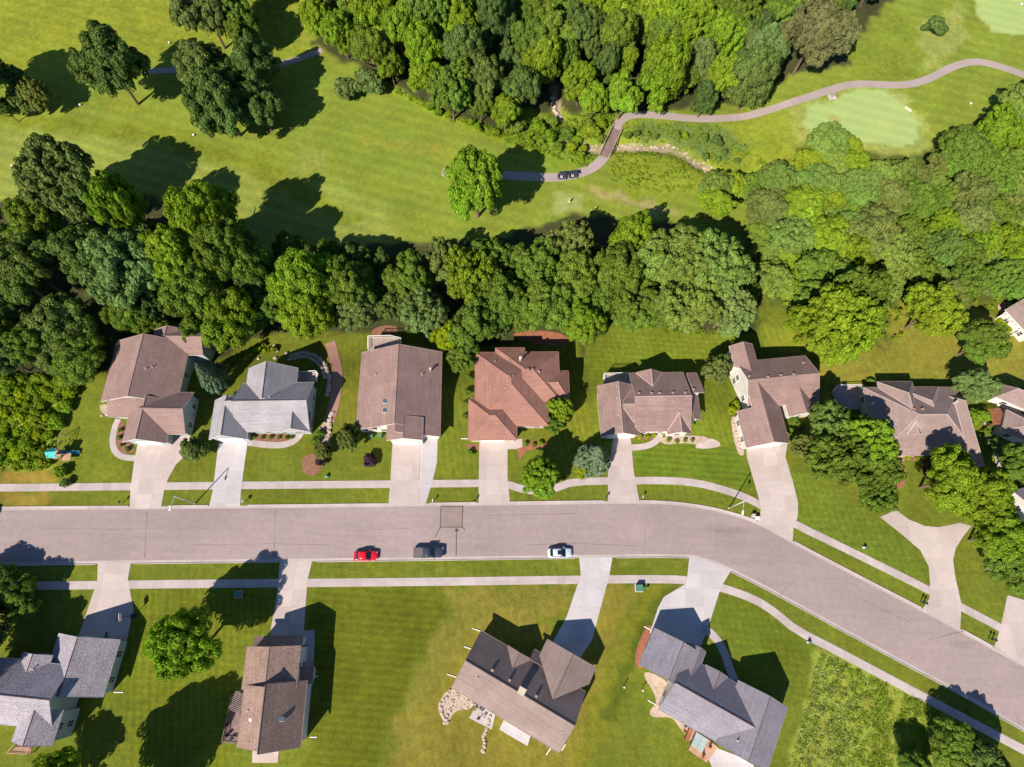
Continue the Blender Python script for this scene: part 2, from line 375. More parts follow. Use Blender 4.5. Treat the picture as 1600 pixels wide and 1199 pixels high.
def paint_region(poly_w, col, fe, mow=None, wob=1.0):
    xs = [p[0] for p in poly_w]; ys = [p[1] for p in poly_w]; k = fe+3
    sel = (X > min(xs)-k) & (X < max(xs)+k) & (Y > min(ys)-k) & (Y < max(ys)+k)
    wb = min(1, fe/2)*wob
    x = X[sel]+(_wx[sel]-X[sel])*wb; y = Y[sel]+(_wy[sel]-Y[sel])*wb
    d = seg_dist(x, y, list(poly_w)+[poly_w[0]]); ins = inpoly(x, y, poly_w)
    sd = np.where(ins, d, -d); a = sstep(-fe/2, fe/2, sd)[:, None]
    COLR[sel, :3] = COLR[sel, :3]*(1-a)+np.array(col)*a
    if mow is not None:
        MOW[sel, :3] = MOW[sel, :3]*(1-a)+np.array(mow)*a
        al = .22 if col is GREEN else (.75 if col in (FAIR, GOLF) else 1.0); MOW[sel, 3:] = MOW[sel, 3:]*(1-a)+al*a
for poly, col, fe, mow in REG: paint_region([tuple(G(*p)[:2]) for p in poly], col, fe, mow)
dcr = seg_dist(_wx*.5+X*.5, _wy*.5+Y*.5, CREEK)
COLR[..., 0] *= 1.12; COLR[..., 1] *= 1.05; COLR[..., 2] *= 1.5
a = (1-sstep(.6, 1.5, dcr))[..., None]*.85; COLR[..., :3] = COLR[..., :3]*(1-a)+np.array((.33, .265, .19))*a
def build_ground():
    me = bpy.data.meshes.new('ground'); ny, nx = X.shape
    v = np.stack([X, Y, Z], -1).reshape(-1, 3)
    i = np.arange((ny-1)*(nx-1)); r, c = i//(nx-1), i % (nx-1); a = r*nx+c
    f = np.stack([a, a+1, a+nx+1, a+nx], 1)
    me.vertices.add(len(v)); me.vertices.foreach_set('co', v.ravel())
    me.loops.add(f.size); me.loops.foreach_set('vertex_index', f.ravel())
    me.polygons.add(len(f)); me.polygons.foreach_set('loop_start', np.arange(len(f))*4); me.polygons.foreach_set('loop_total', np.full(len(f), 4))
    me.polygons.foreach_set('use_smooth', np.ones(len(f), bool)); me.update(calc_edges=True)
    for nm, A in (('soil', COLR), ('mow', MOW)):
        at = me.color_attributes.new(nm, 'FLOAT_COLOR', 'POINT'); at.data.foreach_set('color', A.reshape(-1, 4).ravel().astype(np.float32))
    me.materials.append(M['ground']); o = bpy.data.objects.new('ground', me); COL.objects.link(o); o['kind'] = 'structure'
build_ground()

# ------------------------------------------------------------------ roads, pavements, drives
def smooth(pts, it=2):
    pts = [np.array(p, float) for p in pts]
    for _ in range(it):
        q = [pts[0]]
        for a, b in zip(pts[:-1], pts[1:]): q += [a*.75+b*.25, a*.25+b*.75]
        q.append(pts[-1]); pts = q
    return pts
def resample(pts, step=1.5):
    out = [pts[0]]
    for a, b in zip(pts[:-1], pts[1:]):
        n = max(1, int(np.hypot(*(b-a))/step))
        out += [a+(b-a)*k/n for k in range(1, n+1)]
    return out
def ribbon(name, px, width, z, m, th=.05, kind='structure', sm=2, parent=None):
    pts = resample(smooth([G(*p)[:2] for p in px], sm)); mb = MB(); L, Rr = [], []
    for i, p in enumerate(pts):
        d = pts[min(i+1, len(pts)-1)]-pts[max(i-1, 0)]; d = d/(np.hypot(*d)+1e-9); n = np.array([-d[1], d[0]])
        L.append(p+n*width/2); Rr.append(p-n*width/2)
    vs = []
    for a, b, c in zip(L, Rr, pts):
        for q, dz in ((a, -th), (a, 0), (b, 0), (b, -th)): vs.append((q[0], q[1], float(hgt(*q))+z+dz))
    fs = []
    for i in range(len(pts)-1):
        k = i*4; fs += [(k, k+4, k+5, k+1), (k+1, k+5, k+6, k+2), (k+2, k+6, k+7, k+3)]
    mb.add(vs, fs); o = mb.build(name, m, parent)
    if kind: o['kind'] = kind
    return o
def tri_poly(mb, poly, z, th):
    mb.prism([tuple(p[:2]) for p in poly], z-th, z)
def slab(name, px, z, m, th=.06, kind='structure', sm=0, flat=True, label=None, cat=None):
    g = [G(*p) for p in px]; base = 0 if flat else min(q[2] for q in g)
    pts = [q[:2] for q in g]
    if sm:
        for _ in range(sm):
            q = []
            for i in range(len(pts)):
                a, b = pts[i], pts[(i+1) % len(pts)]; q += [a*.75+b*.25, a*.25+b*.75]
            pts = q
    mb = MB(); tri_poly(mb, pts, base+z, th); o = mb.build(name, m)
    if kind: o['kind'] = kind
    if label: tag(o, label, cat)
    return o
NK = [(-150,795),(-60,794),(0,793),(300,791),(600,788),(950,783),(1030,783),(1090,789),(1140,800),(1186,815),(1239,846),(1340,899),(1441,951),(1499,982),(1595,1035),(1700,1092),(1800,1146)]
SK = [(-150,887),(-60,886),(0,884),(154,881),(436,878),(700,875),(904,872),(1060,870),(1100,874),(1141,892),(1200,922),(1300,977),(1400,1031),(1518,1094),(1600,1143),(1700,1199),(1800,1256)]
nk = resample(smooth([P(*p) for p in NK])); sk = resample(smooth([P(*p) for p in SK]))
def offset(pts, d):
    out = []
    for i, p in enumerate(pts):
        t = pts[min(i+1, len(pts)-1)]-pts[max(i-1, 0)]; t = t/np.hypot(*t); out.append(p+np.array([-t[1], t[0]])*d)
    return out
def param(pts, n):
    d = np.r_[0, np.cumsum([np.hypot(*(b-a)) for a, b in zip(pts[:-1], pts[1:])])]; s = np.linspace(0, d[-1], n)
    A = np.array(pts); return np.stack([np.interp(s, d, A[:, 0]), np.interp(s, d, A[:, 1])], 1)
NN = 260
a_, b_ = param(offset(nk, -.3), NN), param(offset(sk, .3), NN)
mb = MB(); vs = []
for p, q in zip(a_, b_):
    for k in range(5): r = p+(q-p)*k/4; vs.append((r[0], r[1], .02+.05*math.sin(math.pi*k/4)))
fs = []
for i in range(NN-1):
    for k in range(4): fs.append((i*5+k, (i+1)*5+k, (i+1)*5+k+1, i*5+k+1)[::-1])
mb.add(vs, fs); road = mb.build('road', M['road'], smooth=True); road['kind'] = 'structure'
ND = [(206,254),(328,376),(607,666),(748,793),(950,998),(1184,1241),(1442,1500),(1553,1596)]
SD = [(152,205),(436,489),(904,957),(1076,1143)]
def px_of(x, y):
    c = RM.T @ np.array([x, y, -CAMH]); return 800+F*c[0]/-c[2]
def kerb(name, line, sgn, gaps):
    pts = resample(line, .8)
    for which in ('gutter', 'kerb'):
        mb = MB()
        prof = {'gutter': [(-.55, .028), (-.55, .034), (.0, .034), (.0, .028)],
                'kerb': [(-.03, .0), (.01, .135), (.15, .14), (.16, .0)]}[which]
        runs = [[]]
        for i, p in enumerate(pts):
            if which == 'kerb' and any(a < px_of(*p) < b for a, b in gaps):
                if runs[-1]: runs.append([])
                continue
            t = pts[min(i+1, len(pts)-1)]-pts[max(i-1, 0)]; t = t/np.hypot(*t); n = np.array([-t[1], t[0]])*sgn
            runs[-1].append([(p[0]+n[0]*u, p[1]+n[1]*u, zz) for u, zz in prof])
        for r in runs:
            if len(r) < 2: continue
            vs = [v for q in r for v in q]; fs = []
            for i in range(len(r)-1):
                for k in range(4):
                    f = (i*4+k, (i+1)*4+k, (i+1)*4+(k+1) % 4, i*4+(k+1) % 4); fs.append(f if sgn < 0 else f[::-1])
            fs += [(0, 1, 2, 3), tuple(len(vs)-4+k for k in (3, 2, 1, 0))]
            mb.add(vs, fs)
        o = mb.build(which, M['kerb']); o['kind'] = 'structure'
kerb('north', nk, 1, ND); kerb('south', sk, -1, SD)
SWN = [(-150,763),(0,762.5),(200,760.5),(400,758.5),(700,756),(770,755),(793,757),(817,765),(845,769),(868,763),(895,753),(950,751.5),(1050,751),(1090,755),(1125,763.5),(1165,777),(1200,796),(1241,819),(1340,867),(1453,923),(1563,981),(1600,1001),(1700,1055),(1800,1108)]
SWS = [(-150,918),(0,916),(150,914.5),(300,912.5),(500,911),(700,909),(900,906),(1010,905),(1075,906),(1124,917),(1179,936),(1214,959),(1242,984),(1315,1021),(1410,1072),(1486,1112),(1600,1172),(1700,1226),(1800,1280)]
ribbon('pavement', SWN, 1.5, .045, M['walk'], .045, sm=1); ribbon('pavement', SWS, 1.5, .045, M['walk'], .045, sm=1)
DR = [
 [(216,690),(258,688),(281,674),(297,676),(296,690),(279,706),(286,716),(276,725),(262,750),(257,765),(252,792),(203,792.5),(204,765),(210,719)],
 [(343,680),(389,680),(383,720),(377,765),(375,791),(327,791.5),(333,765)],
 [(614,680),(656,680),(655,789),(607,789),(610,752)],
 [(749,690),(816,686),(816,699),(806,702),(793,702),(793,745),(797,786),(748,787),(748,750)],
 [(958,685),(985,680),(990,735),(999,784),(950,784.5),(950,740)],
 [(1166,698),(1231,690),(1227,714),(1238,750),(1247,786),(1246,809),(1240,822),(1238,847),(1184,815.5),(1189,795),(1186,780),(1167,714)],
 [(1375,808),(1400,797),(1420,812),(1445,822),(1466,824),(1500,817),(1518,822),(1505,838),(1493,857),(1489,875),(1492,900),(1502,944),(1500,984),(1441,952),(1452,935),(1453,910),(1451,885),(1438,860),(1410,836)],
 [(1574,930),(1640,950),(1660,1069),(1596,1036),(1553,1011),(1562,985)],
 [(153,880),(205,879.5),(200,905),(203,922),(209,952),(195,1015),(115,1015),(128,980),(147,923),(152,912)],
 [(437,877),(488,876),(481,905),(480,915),(474,995),(420,1000),(434,925)],
 [(905,871),(957,871),(951,905),(948,915),(925,1000),(905,1030),(860,1010),(885,965),(902,915),(908,905)],
 [(1077,870),(1100,873),(1142,892),(1128,915),(1124,925),(1108,975),(1095,1010),(1015,990),(1028,950),(1037,933),(1072,912),(1074,900)]]
DM = ['drive','drive_new','drive','drive','drive','drive','drive','drive','drive','drive','drive_new','drive_new']
for d, k in zip(DR, DM): slab('driveway', d, .055, M[k], .05)
slab('driveway', [(656.3,680),(684,680),(683,722),(676,752),(665,788.5),(655.3,789)], .056, M['drive_new'], .05)
# paving repair and sealed cracks on the asphalt
def strip_line(name, px, wd, z, m): return ribbon(name, px, wd, z, m, .004, sm=0)
slab('road_patch', [(689,791.5),(723,791.5),(722,824),(688,824)], .068, M['patch'], .02)
for l in ([(689,791.5),(688,824)], [(723,791.5),(722,824)], [(688,824),(723,824)], [(688,824),(680,840)], [(722,824),(727,828)], [(713.5,826),(712.5,868)], [(689,791.5),(724,791.5)]):
    strip_line('crack_seal', l, .14, .086, M['seal'])
for l in ([(1115,806),(1114,846)], [(1114,846),(1120,858)], [(60,826),(180,828),(260,825)], [(820,852),(900,850),(990,853)], [(1330,930),(1420,972)], [(300,852),(420,850),(520,852)], [(430,795),(428,872)], [(1010,800),(1006,868)], [(230,800),(226,872)], [(540,830),(640,826)], [(760,806),(900,803)], [(1450,1000),(1512,985)], [(1240,905),(1215,935)]):
    strip_line('pavement_seam', l, .08, .080, M['kerb'] if l[0][0] == 1115 else M['patch'])
mb = MB(); p = G(713.5, 829); mb.prism([(p[0]+.42*math.cos(k*.5236), p[1]+.42*math.sin(k*.5236)) for k in range(12)], .05, .095)
mb.prism([(p[0]+.3*math.cos(k*.5236), p[1]+.3*math.sin(k*.5236)) for k in range(12)], .09, .102, 1)
tag(mb.build('manhole_cover', [M['patch'], M['seal']]), 'round dark manhole cover at the lower edge of the square asphalt patch in the road', 'manhole cover')
# golf cart paths
ribbon('path', [(1690,150),(1600,117),(1560,103),(1525,95),(1490,103),(1450,125),(1415,134),(1370,132),(1330,131),(1290,143),(1240,160),(1200,173),(1150,184),(1090,187),(1030,180),(990,179),(970,186),(961,204)], 2.3, .05, M['path'], .12)
ribbon('path', [(950,234),(942,250),(925,264),(900,273),(870,278),(840,277),(770,273),(700,270),(691,269)], 2.6, .05, M['path'], .12)
ribbon('path', [(503,78),(470,92),(440,100),(400,105),(350,107),(300,108),(225,112)], 2.0, .05, M['path'], .12)
ribbon('path', [(516,535),(522,560),(529,585),(525,620),(514,660)], 2.2, .07, M['brick'], .1)
ribbon('path', [(216,716),(196,716),(180,708),(175,690),(179,668),(185,655)], 1.2, .06, M['walk'], .05)
ribbon('path', [(388,692),(430,697),(452,694),(467,684),(472,672)], 1.3, .06, M['walk'], .05)
ribbon('path', [(984,700),(1010,698),(1026,690),(1032,678)], 1.3, .06, M['walk'], .05)
ribbon('path', [(482,985),(482,1020),(478,1055)], 2.2, .06, M['walk'], .05)
ribbon('path', [(1095,980),(1115,992),(1130,1015),(1140,1045),(1148,1065)], 1.5, .06, M['walk'], .05)
ribbon('path', [(1540,660),(1546,690),(1556,705),(1562,740),(1570,760)], .9, .06, M['walk'], .05)
ribbon('path', [(1412,716),(1398,722),(1385,715),(1398,722),(1400,745)], 1.1, .06, M['brick'], .05)
# shallow water left in the stream under the bridge
slab('water', [(1012,226),(1030,224),(1044,228),(1040,234),(1018,234)], .12, M['water'], .05, flat=False, sm=1)
# planting beds
BEDS = [
 ([(181,660),(194,655),(196,690),(211,695),(209,708),(194,709),(184,703),(180,690)], 'mulch'),
 ([(388,676),(462,679),(458,690),(440,693),(389,691)], 'mulch'),
 ([(500,668),(520,640),(516,690),(500,705),(492,690)], 'gravel'),
 ([(470,712),(500,708),(503,740),(474,745)], 'mulch'),
 ([(806,690),(856,690),(852,702),(830,701),(815,712),(812,724)], 'redmulch'),
 ([(803,518),(860,516),(895,530),(880,545),(830,535),(803,530)], 'redmulch'),
 ([(728,585),(742,578),(744,640),(728,640)], 'redmulch'),
 ([(1030,682),(1100,680),(1112,690),(1095,696),(1070,692),(1034,696)], 'gravel'),
 ([(993,676),(1028,674),(1026,688),(993,688)], 'mulch'),
 ([(1140,590),(1150,575),(1162,610),(1175,640),(1158,640),(1145,620)], 'gravel'),
 ([(1140,655),(1150,648),(1166,712),(1152,712)], 'gravel'),
 ([(1396,722),(1415,722),(1416,760),(1400,765),(1394,745)], 'redmulch'),
 ([(989,1025),(1012,972),(1022,985),(1008,1040),(998,1048)], 'redmulch'),
 ([(998,1045),(1040,1060),(1055,1090),(1075,1120),(1100,1160),(1085,1165),(1060,1135),(1050,1120),(1018,1122),(1014,1110),(1030,1095)], 'gravel'),
 ([(684,1100),(702,1072),(745,1085),(738,1110),(712,1108),(697,1135),(686,1115)], 'gravel'),
 ([(580,515),(602,508),(622,510),(620,524),(582,528)], 'mulch'),
 ([(383,545),(400,538),(445,545),(440,560),(395,562)], 'mulch'),
 ([(340,575),(380,545),(390,540),(375,560),(345,590)], 'mulch'),
 ([(1412,708),(1450,706),(1452,720),(1430,722),(1412,718)], 'mulch'),
 ([(1555,478),(1570,498),(1590,520),(1640,545),(1640,500),(1600,480),(1572,470)], 'gravel'),
 ([(156,632),(175,632),(176,648),(164,650),(156,640)], 'gravel'),
 ([(725,694),(750,694),(748,705),(735,706)], 'mulch'),
]
for b_, k in BEDS: slab('planting_bed', b_, .05, M[k], .05, sm=2, flat=False)
slab('patio', [(440,572),(470,553),(500,562),(515,590),(512,640),(500,670),(480,670),(478,600),(445,600)], .12, M['patio'], .3, sm=1, flat=False)
slab('patio', [(395,1170),(436,1172),(434,1192),(394,1192)], .08, M['patio'], .1)
slab('patio', [(746,1098),(775,1112),(768,1140),(733,1122)], .08, M['drive_new'], .1)
slab('patio', [(787,1125),(829,1150),(824,1166),(780,1140)], .08, M['drive_new'], .1)
slab('patio', [(1110,1165),(1175,1190),(1190,1230),(1120,1215),(1104,1180)], .08, M['drive_new'], .1)
slab('patio', [(1100,690),(1112,684),(1128,694),(1120,700),(1090,702),(1085,696)], .08, M['patio'], .1, sm=1)
slab('patio', [(286,560),(305,560),(324,585),(322,605),(306,612),(292,600)], .1, M['brick'], .3, sm=1, flat=False)
slab('patio', [(1574,600+35),(1590,640),(1590,680),(1560,672),(1558,640)], .08, M['greywood'], .1)

# ------------------------------------------------------------------ houses
SH = {'cap': shingle('ridge_shade_shingles', (.15, .11, .10), .2),  # cap tone darkened to paint in the shadow line along the ridges
 'taupe': shingle('taupe_shingles', (.238, .163, .148)), 'brown': shingle('brown_shingles', (.275, .146, .115), .14),
 'grey': shingle('grey_shingles', (.29, .28, .30), .14), 'tan': shingle('tan_shingles', (.25, .175, .145), .38),
 'mauve': shingle('mauve_shingles', (.225, .175, .16), .12), 'slate': shingle('slate_shingles', (.21, .20, .235), .25),
 'pinkgrey': shingle('pink_grey_shingles', (.255, .192, .18), .16), 'speck': shingle('speckled_grey_shingles', (.285, .265, .30), .42)}
HOUSES = []
class House:
    def __init__(s, name, label, ref, roofm, wallm, trimm='trim', valley=None, z=3.4):
        (a, b, ax) = ref; pa, pb = P(*a, z), P(*b, z); d = pb-pa
        ang = math.atan2(d[1], d[0])
        if ax == 'y': ang -= math.pi/2
        while ang > math.pi/2: ang -= math.pi
        while ang < -math.pi/2: ang += math.pi
        s.ang = ang; s.o = pa; s.root = empty(name, (pa[0], pa[1], 0), ang, label, 'house')
        s.rm, s.wm, s.tm, s.val = roofm, wallm, trimm, valley; s.wings = []; s.polys = []
        s.roof = MB(); s.trim = MB(); s.wall = MB(); s.cap = MB(); s.vl = MB(); s.details = []; s.k = 0
        HOUSES.append(s)
    def L(s, px, py, z):
        p = P(px, py, z)-s.o; c, q = math.cos(-s.ang), math.sin(-s.ang)
        return (p[0]*c-p[1]*q, p[0]*q+p[1]*c)
    def face(s, pts, inset_walls=None):
        """one roof plane, counter-clockwise seen from above"""
        n = len(pts); A = sum(pts[i][0]*pts[(i+1) % n][1]-pts[(i+1) % n][0]*pts[i][1] for i in range(n))
        if A < 0: pts = pts[::-1]
        s.roof.add(pts, [tuple(range(n))]); s.polys.append([np.array(p) for p in pts])
        s.trim.add([(p[0], p[1], p[2]-.2) for p in pts], [tuple(range(n))[::-1]])
    def edge(s, a, b, gut=False):
        a, b = np.array(a), np.array(b); d = b-a; L = math.hypot(d[0], d[1])
        if L < .2: return
        n = np.array([d[1], -d[0]])/L; wd = .09 if gut else .05
        up = -.02 if gut else .025
        vs = []
        for p in (a, b):
            for u, h in ((-.06, up), (wd, up), (wd, -.22), (-.06, -.22)): vs.append((p[0]+n[0]*u, p[1]+n[1]*u, p[2]+h))
        s.trim.add(vs, [(1,2,6,5),(2,3,7,6),(3,0,4,7),(0,3,2,1),(4,5,6,7)])
        s.roof.add(vs, [(0,1,5,4)] if not gut else [(0,1,5,4)])
    def ridge(s, a, b):
        a, b = mathutils.Vector(a), mathutils.Vector(b)
        s.cap.bar(a+mathutils.Vector((0,0,-.03)), b+mathutils.Vector((0,0,-.03)), .09, n=6)
    def wing(s, c1, c2, ax, rise, ends='gg', z=3.4, rf=.5, base=-4.2, sinks=False):
        """c1,c2 opposite eave corners in the picture at height z. ends = (low end, high end) along ax: g gable, h hip, v runs on into a valley"""
        s.k += 1; z = z+.004*s.k
        (x0, y0), (x1, y1) = s.L(*c1, z), s.L(*c2, z); x0, x1 = sorted((x0, x1)); y0, y1 = sorted((y0, y1))
        u0, u1, v0, v1 = (x0, x1, y0, y1) if ax == 'x' else (y0, y1, x0, x1)
        T = (lambda u, v, h: (u, v, h)) if ax == 'x' else (lambda u, v, h: (v, u, h))
        vm = v0+(v1-v0)*rf; hw = (v1-v0)/2; zt = z+rise
        def re(e, u, sg):
            return u if e == 'g' else (u+sg*min(hw, (u1-u0)/2-.01) if e == 'h' else u-sg*hw*1.0)
        r0, r1 = re(ends[0], u0, 1), re(ends[1], u1, -1)
        fl = []
        fl.append([T(u0, v0, z), T(u1, v0, z), T(r1, vm, zt), T(r0, vm, zt)])
        fl.append([T(u1, v1, z), T(u0, v1, z), T(r0, vm, zt), T(r1, vm, zt)])
        if ends[0] == 'h': fl.append([T(u0, v1, z), T(u0, v0, z), T(r0, vm, zt)])
        if ends[1] == 'h': fl.append([T(u1, v0, z), T(u1, v1, z), T(r1, vm, zt)])
        for f in fl: s.face(f)
        flip = ax == 'y'
        def E(a, b, g): s.edge(*( (b, a) if flip else (a, b)), g)
        E(T(u0, v0, z), T(u1, v0, z), True); E(T(u1, v1, z), T(u0, v1, z), True)
        if ends[0] == 'h': E(T(u0, v1, z), T(u0, v0, z), True)
        if ends[1] == 'h': E(T(u1, v0, z), T(u1, v1, z), True)
        if ends[0] == 'g': E(T(u0, vm, zt), T(u0, v0, z), False); E(T(u0, v1, z), T(u0, vm, zt), False)
        if ends[1] == 'g': E(T(u1, v0, z), T(u1, vm, zt), False); E(T(u1, vm, zt), T(u1, v1, z), False)
        s.ridge(T(r0, vm, zt), T(r1, vm, zt))
        if ends[0] == 'h': s.ridge(T(u0, v0, z), T(r0, vm, zt)); s.ridge(T(u0, v1, z), T(r0, vm, zt))
        if ends[1] == 'h': s.ridge(T(u1, v0, z), T(r1, vm, zt)); s.ridge(T(u1, v1, z), T(r1, vm, zt))
        if s.val:
            if ends[0] == 'v': s.vl.bar(T(u0, v0, z+.02), T(r0, vm, zt+.02), .09); s.vl.bar(T(u0, v1, z+.02), T(r0, vm, zt+.02), .09)
            if ends[1] == 'v': s.vl.bar(T(u1, v0, z+.02), T(r1, vm, zt+.02), .09); s.vl.bar(T(u1, v1, z+.02), T(r1, vm, zt+.02), .09)
        # walls
        i = .42+.006*s.k; a0, a1, b0, b1 = u0+i, u1-i, v0+i, v1-i
        if base is not None and a1 > a0 and b1 > b0:
            zt2 = z-.16; pk = zt-.2-rise*i/hw*0
            P4 = [T(a0, b0, base), T(a1, b0, base), T(a1, b1, base), T(a0, b1, base), T(a0, b0, zt2), T(a1, b0, zt2), T(a1, b1, zt2), T(a0, b1, zt2)]
            s.wall.add(P4, [(0,1,5,4),(1,2,6,5),(2,3,7,6),(3,0,4,7)])
            for e, u in ((ends[0], a0), (ends[1], a1)):
                if e == 'g':
                    zl = z+rise*(i/(vm-v0))-.21 if vm > v0 else z
                    s.wall.add([T(u, b0, zt2), T(u, b1, zt2), T(u, b1, max(zt2+.01, z+rise*(i/(v1-vm))-.21)), T(u, vm, zt-.21), T(u, b0, max(zt2+.01, zl))], [(0,1,2,3,4)])
        W = dict(x0=x0, x1=x1, y0=y0, y1=y1, z=z, rise=rise, i=i, ax=ax, ends=ends, base=base)
        s.wings.append(W); return W
    def shed(s, c1, c2, high, rise, z=3.4, zh=None, base=-4.2):
        """single slope; c1,c2 opposite corners, 'high' = side n/s/e/w that is the tall one"""
        s.k += 1; z = z+.004*s.k
        za = z if zh is None else zh
        (x0, y0), (x1, y1) = s.L(*c1, z), s.L(*c2, z if zh is None else z); x0, x1 = sorted((x0, x1)); y0, y1 = sorted((y0, y1))
        H = {'sw': z, 'se': z, 'ne': z, 'nw': z}
        for k in H:
            if high in k: H[k] = z+rise
        c = [(x0, y0, H['sw']), (x1, y0, H['se']), (x1, y1, H['ne']), (x0, y1, H['nw'])]
        s.face(c)
        for k in range(4): s.edge(c[k], c[(k+1) % 4], True)
        i = .42+.006*s.k
        if base is not None:
            q = [(x0+i, y0+i), (x1-i, y0+i), (x1-i, y1-i), (x0+i, y1-i)]; hs = [H['sw'], H['se'], H['ne'], H['nw']]
            hh = []
            for (x, y) in q:
                fx = (x-x0)/(x1-x0); fy = (y-y0)/(y1-y0)
                hh.append((H['sw']*(1-fx)+H['se']*fx)*(1-fy)+(H['nw']*(1-fx)+H['ne']*fx)*fy-.22)
            s.wall.add([(x, y, base) for x, y in q]+[(x, y, h) for (x, y), h in zip(q, hh)], [(k, (k+1) % 4, 4+(k+1) % 4, 4+k) for k in range(4)])
        s.wings.append(dict(x0=x0, x1=x1, y0=y0, y1=y1, z=z, rise=rise, i=i, ax='-', ends='--', base=base))
    def topz(s, x, y, skip=()):
        best = -99
        for k, f in enumerate(s.polys):
            if k in skip: continue
            P2 = [(p[0], p[1]) for p in f]
            if inpoly(np.array([x]), np.array([y]), P2)[0]:
                n = np.cross(f[1]-f[0], f[2]-f[0])
                if abs(n[2]) < 1e-6: continue
                best = max(best, f[0][2]-(n[0]*(x-f[0][0])+n[1]*(y-f[0][1]))/n[2])
        return best
    def valleys(s, m, wd=.09):
        mb = s.vl; n = len(s.polys)
        for a in range(n):
            for b in range(a+1, n):
                A, B = s.polys[a], s.polys[b]
                na = np.cross(A[1]-A[0], A[2]-A[0]); nb = np.cross(B[1]-B[0], B[2]-B[0]); na = na/np.linalg.norm(na); nb = nb/np.linalg.norm(nb)
                d = np.cross(na, nb)
                if np.linalg.norm(d) < .05 or abs(d[2]) > .98*np.linalg.norm(d): continue
                d = d/np.linalg.norm(d)
                p0 = np.linalg.solve(np.array([na, nb, d]), np.array([na@A[0], nb@B[0], d@A[0]]))
                lo, hi = -60., 60.
                for Q in (A, B):
                    for i in range(len(Q)):
                        q0, q1 = Q[i], Q[(i+1) % len(Q)]; ex, ey = q1[0]-q0[0], q1[1]-q0[1]
                        # inside: cross(e, p-q0) >= 0
                        c0 = ex*(p0[1]-q0[1])-ey*(p0[0]-q0[0]); c1 = ex*d[1]-ey*d[0]
                        if abs(c1) < 1e-9:
                            if c0 < -1e-6: hi = lo-1
                            continue
                        t = -c0/c1
                        if c1 > 0: lo = max(lo, t)
                        else: hi = min(hi, t)
                if hi-lo < .5: continue
                ts = np.linspace(lo, hi, 13); ok = []
                for t in ts[:-1]+(ts[1]-ts[0])/2:
                    p = p0+d*t; ok.append(s.topz(p[0], p[1], (a, b)) < p[2]+.03)
                st = None
                for i, o in enumerate(ok+[False]):
                    if o and st is None: st = ts[i]
                    if not o and st is not None:
                        q = ts[i]
                        if q-st > .4: mb.bar(p0+d*st+[0,0,-.02], p0+d*q+[0,0,-.02], wd, n=5)
                        st = None
    def at(s, px, py):
        """point on the roof surface seen at this picture position"""
        z = 5.0
        for _ in range(12):
            x, y = s.L(px, py, z); t = s.topz(x, y)
            if t < -50: t = z
            z = .5*z+.5*t
        return x, y, z
    def vent(s, px, py, kind='pipe', sc_=1):
        s.details.append((px, py, kind, sc_))
    def win(s, x, y, z, nx, ny, w_=1.0, h_=1.3, shut=False):
        t = (-ny, nx); ang = math.atan2(t[1], t[0])
        f = MB(); f.box(x+nx*.03, y+ny*.03, z, w_+.2, .08, h_+.2, ang)
        fo = f.build('window', M['trim'], s.root)
        p = MB(); p.box(x+nx*.075, y+ny*.075, z, w_, .05, h_, ang); po = p.build('pane', M['glass'], fo)
        g = MB(); g.box(x+nx*.10, y+ny*.10, z, .05, .03, h_, ang); g.box(x+nx*.10, y+ny*.10, z, w_, .03, .05, ang); g.build('muntin', M['trim'], fo)
    def garage(s, x, y, nx, ny, w_=4.9):
        t = (-ny, nx); ang = math.atan2(t[1], t[0]); g = MB()
        g.box(x+nx*.05, y+ny*.05, 1.1, w_, .1, 2.2, ang)
        for k in range(1, 4): g.box(x+nx*.105, y+ny*.105, .55*k, w_-.1, .02, .04, ang)
        for k in range(8): g.box(x+nx*.105+t[0]*(k-3.5)*w_/8.4, y+ny*.105+t[1]*(k-3.5)*w_/8.4, 1.92, w_/11, .03, .3, ang)
        g.build('garage_door', M['white'], s.root)
    def outside(s, x, y):
        return not any(W['x0'] < x < W['x1'] and W['y0'] < y < W['y1'] for W in s.wings if W['base'] is not None)
    def finish(s, gar=None):
        for W in s.wings:
            if W['base'] is None or W['ax'] == '-': continue
            i = W['i']
            for sx, sy in ((0,-1),(0,1),(-1,0),(1,0)):
                L = (W['x1']-W['x0'] if sy else W['y1']-W['y0'])-2*i; n = int(L//3.2)
                for k in range(n):
                    f = (k+.5)/n-.5
                    cx, cy = (W['x0']+W['x1'])/2, (W['y0']+W['y1'])/2
                    x = cx+f*L if sy else (W['x1']-i if sx > 0 else W['x0']+i); y = cy+f*L if sx else (W['y1']-i if sy > 0 else W['y0']+i)
                    if not s.outside(x+sx*(i+.3), y+sy*(i+.3)): continue
                    if gar and math.hypot(x-gar[0], y-gar[1]) < 4.2: continue
                    c, q = math.cos(s.ang), math.sin(s.ang); wx, wy = s.o[0]+x*c-y*q, s.o[1]+x*q+y*c
                    gz = float(hgt(wx, wy))
                    s.win(x, y, max(1.55, 1.55+0*gz), sx, sy)
                    if W['z'] > 4.9 or gz < -1.8: s.win(x, y, 4.2 if W['z'] > 4.9 else gz+1.5, sx, sy)
        if gar: s.garage(*gar)
        s.wall.build('wall', M[s.wm], s.root)
        ro = s.roof.build('roof', SH[s.rm], s.root)
        s.trim.build('fascia', M[s.tm], ro)
        capm = {'taupe': 'capd', 'pinkgrey': 'capd'}.get(s.rm, 'capd')
        s.cap.build('ridge_cap', SH['cap'] if s.rm != 'brown' else SH['brown'], ro)
        if s.val: s.valleys(s.val)
        if s.vl.v: s.vl.build('valley_flashing', M[s.val], ro)
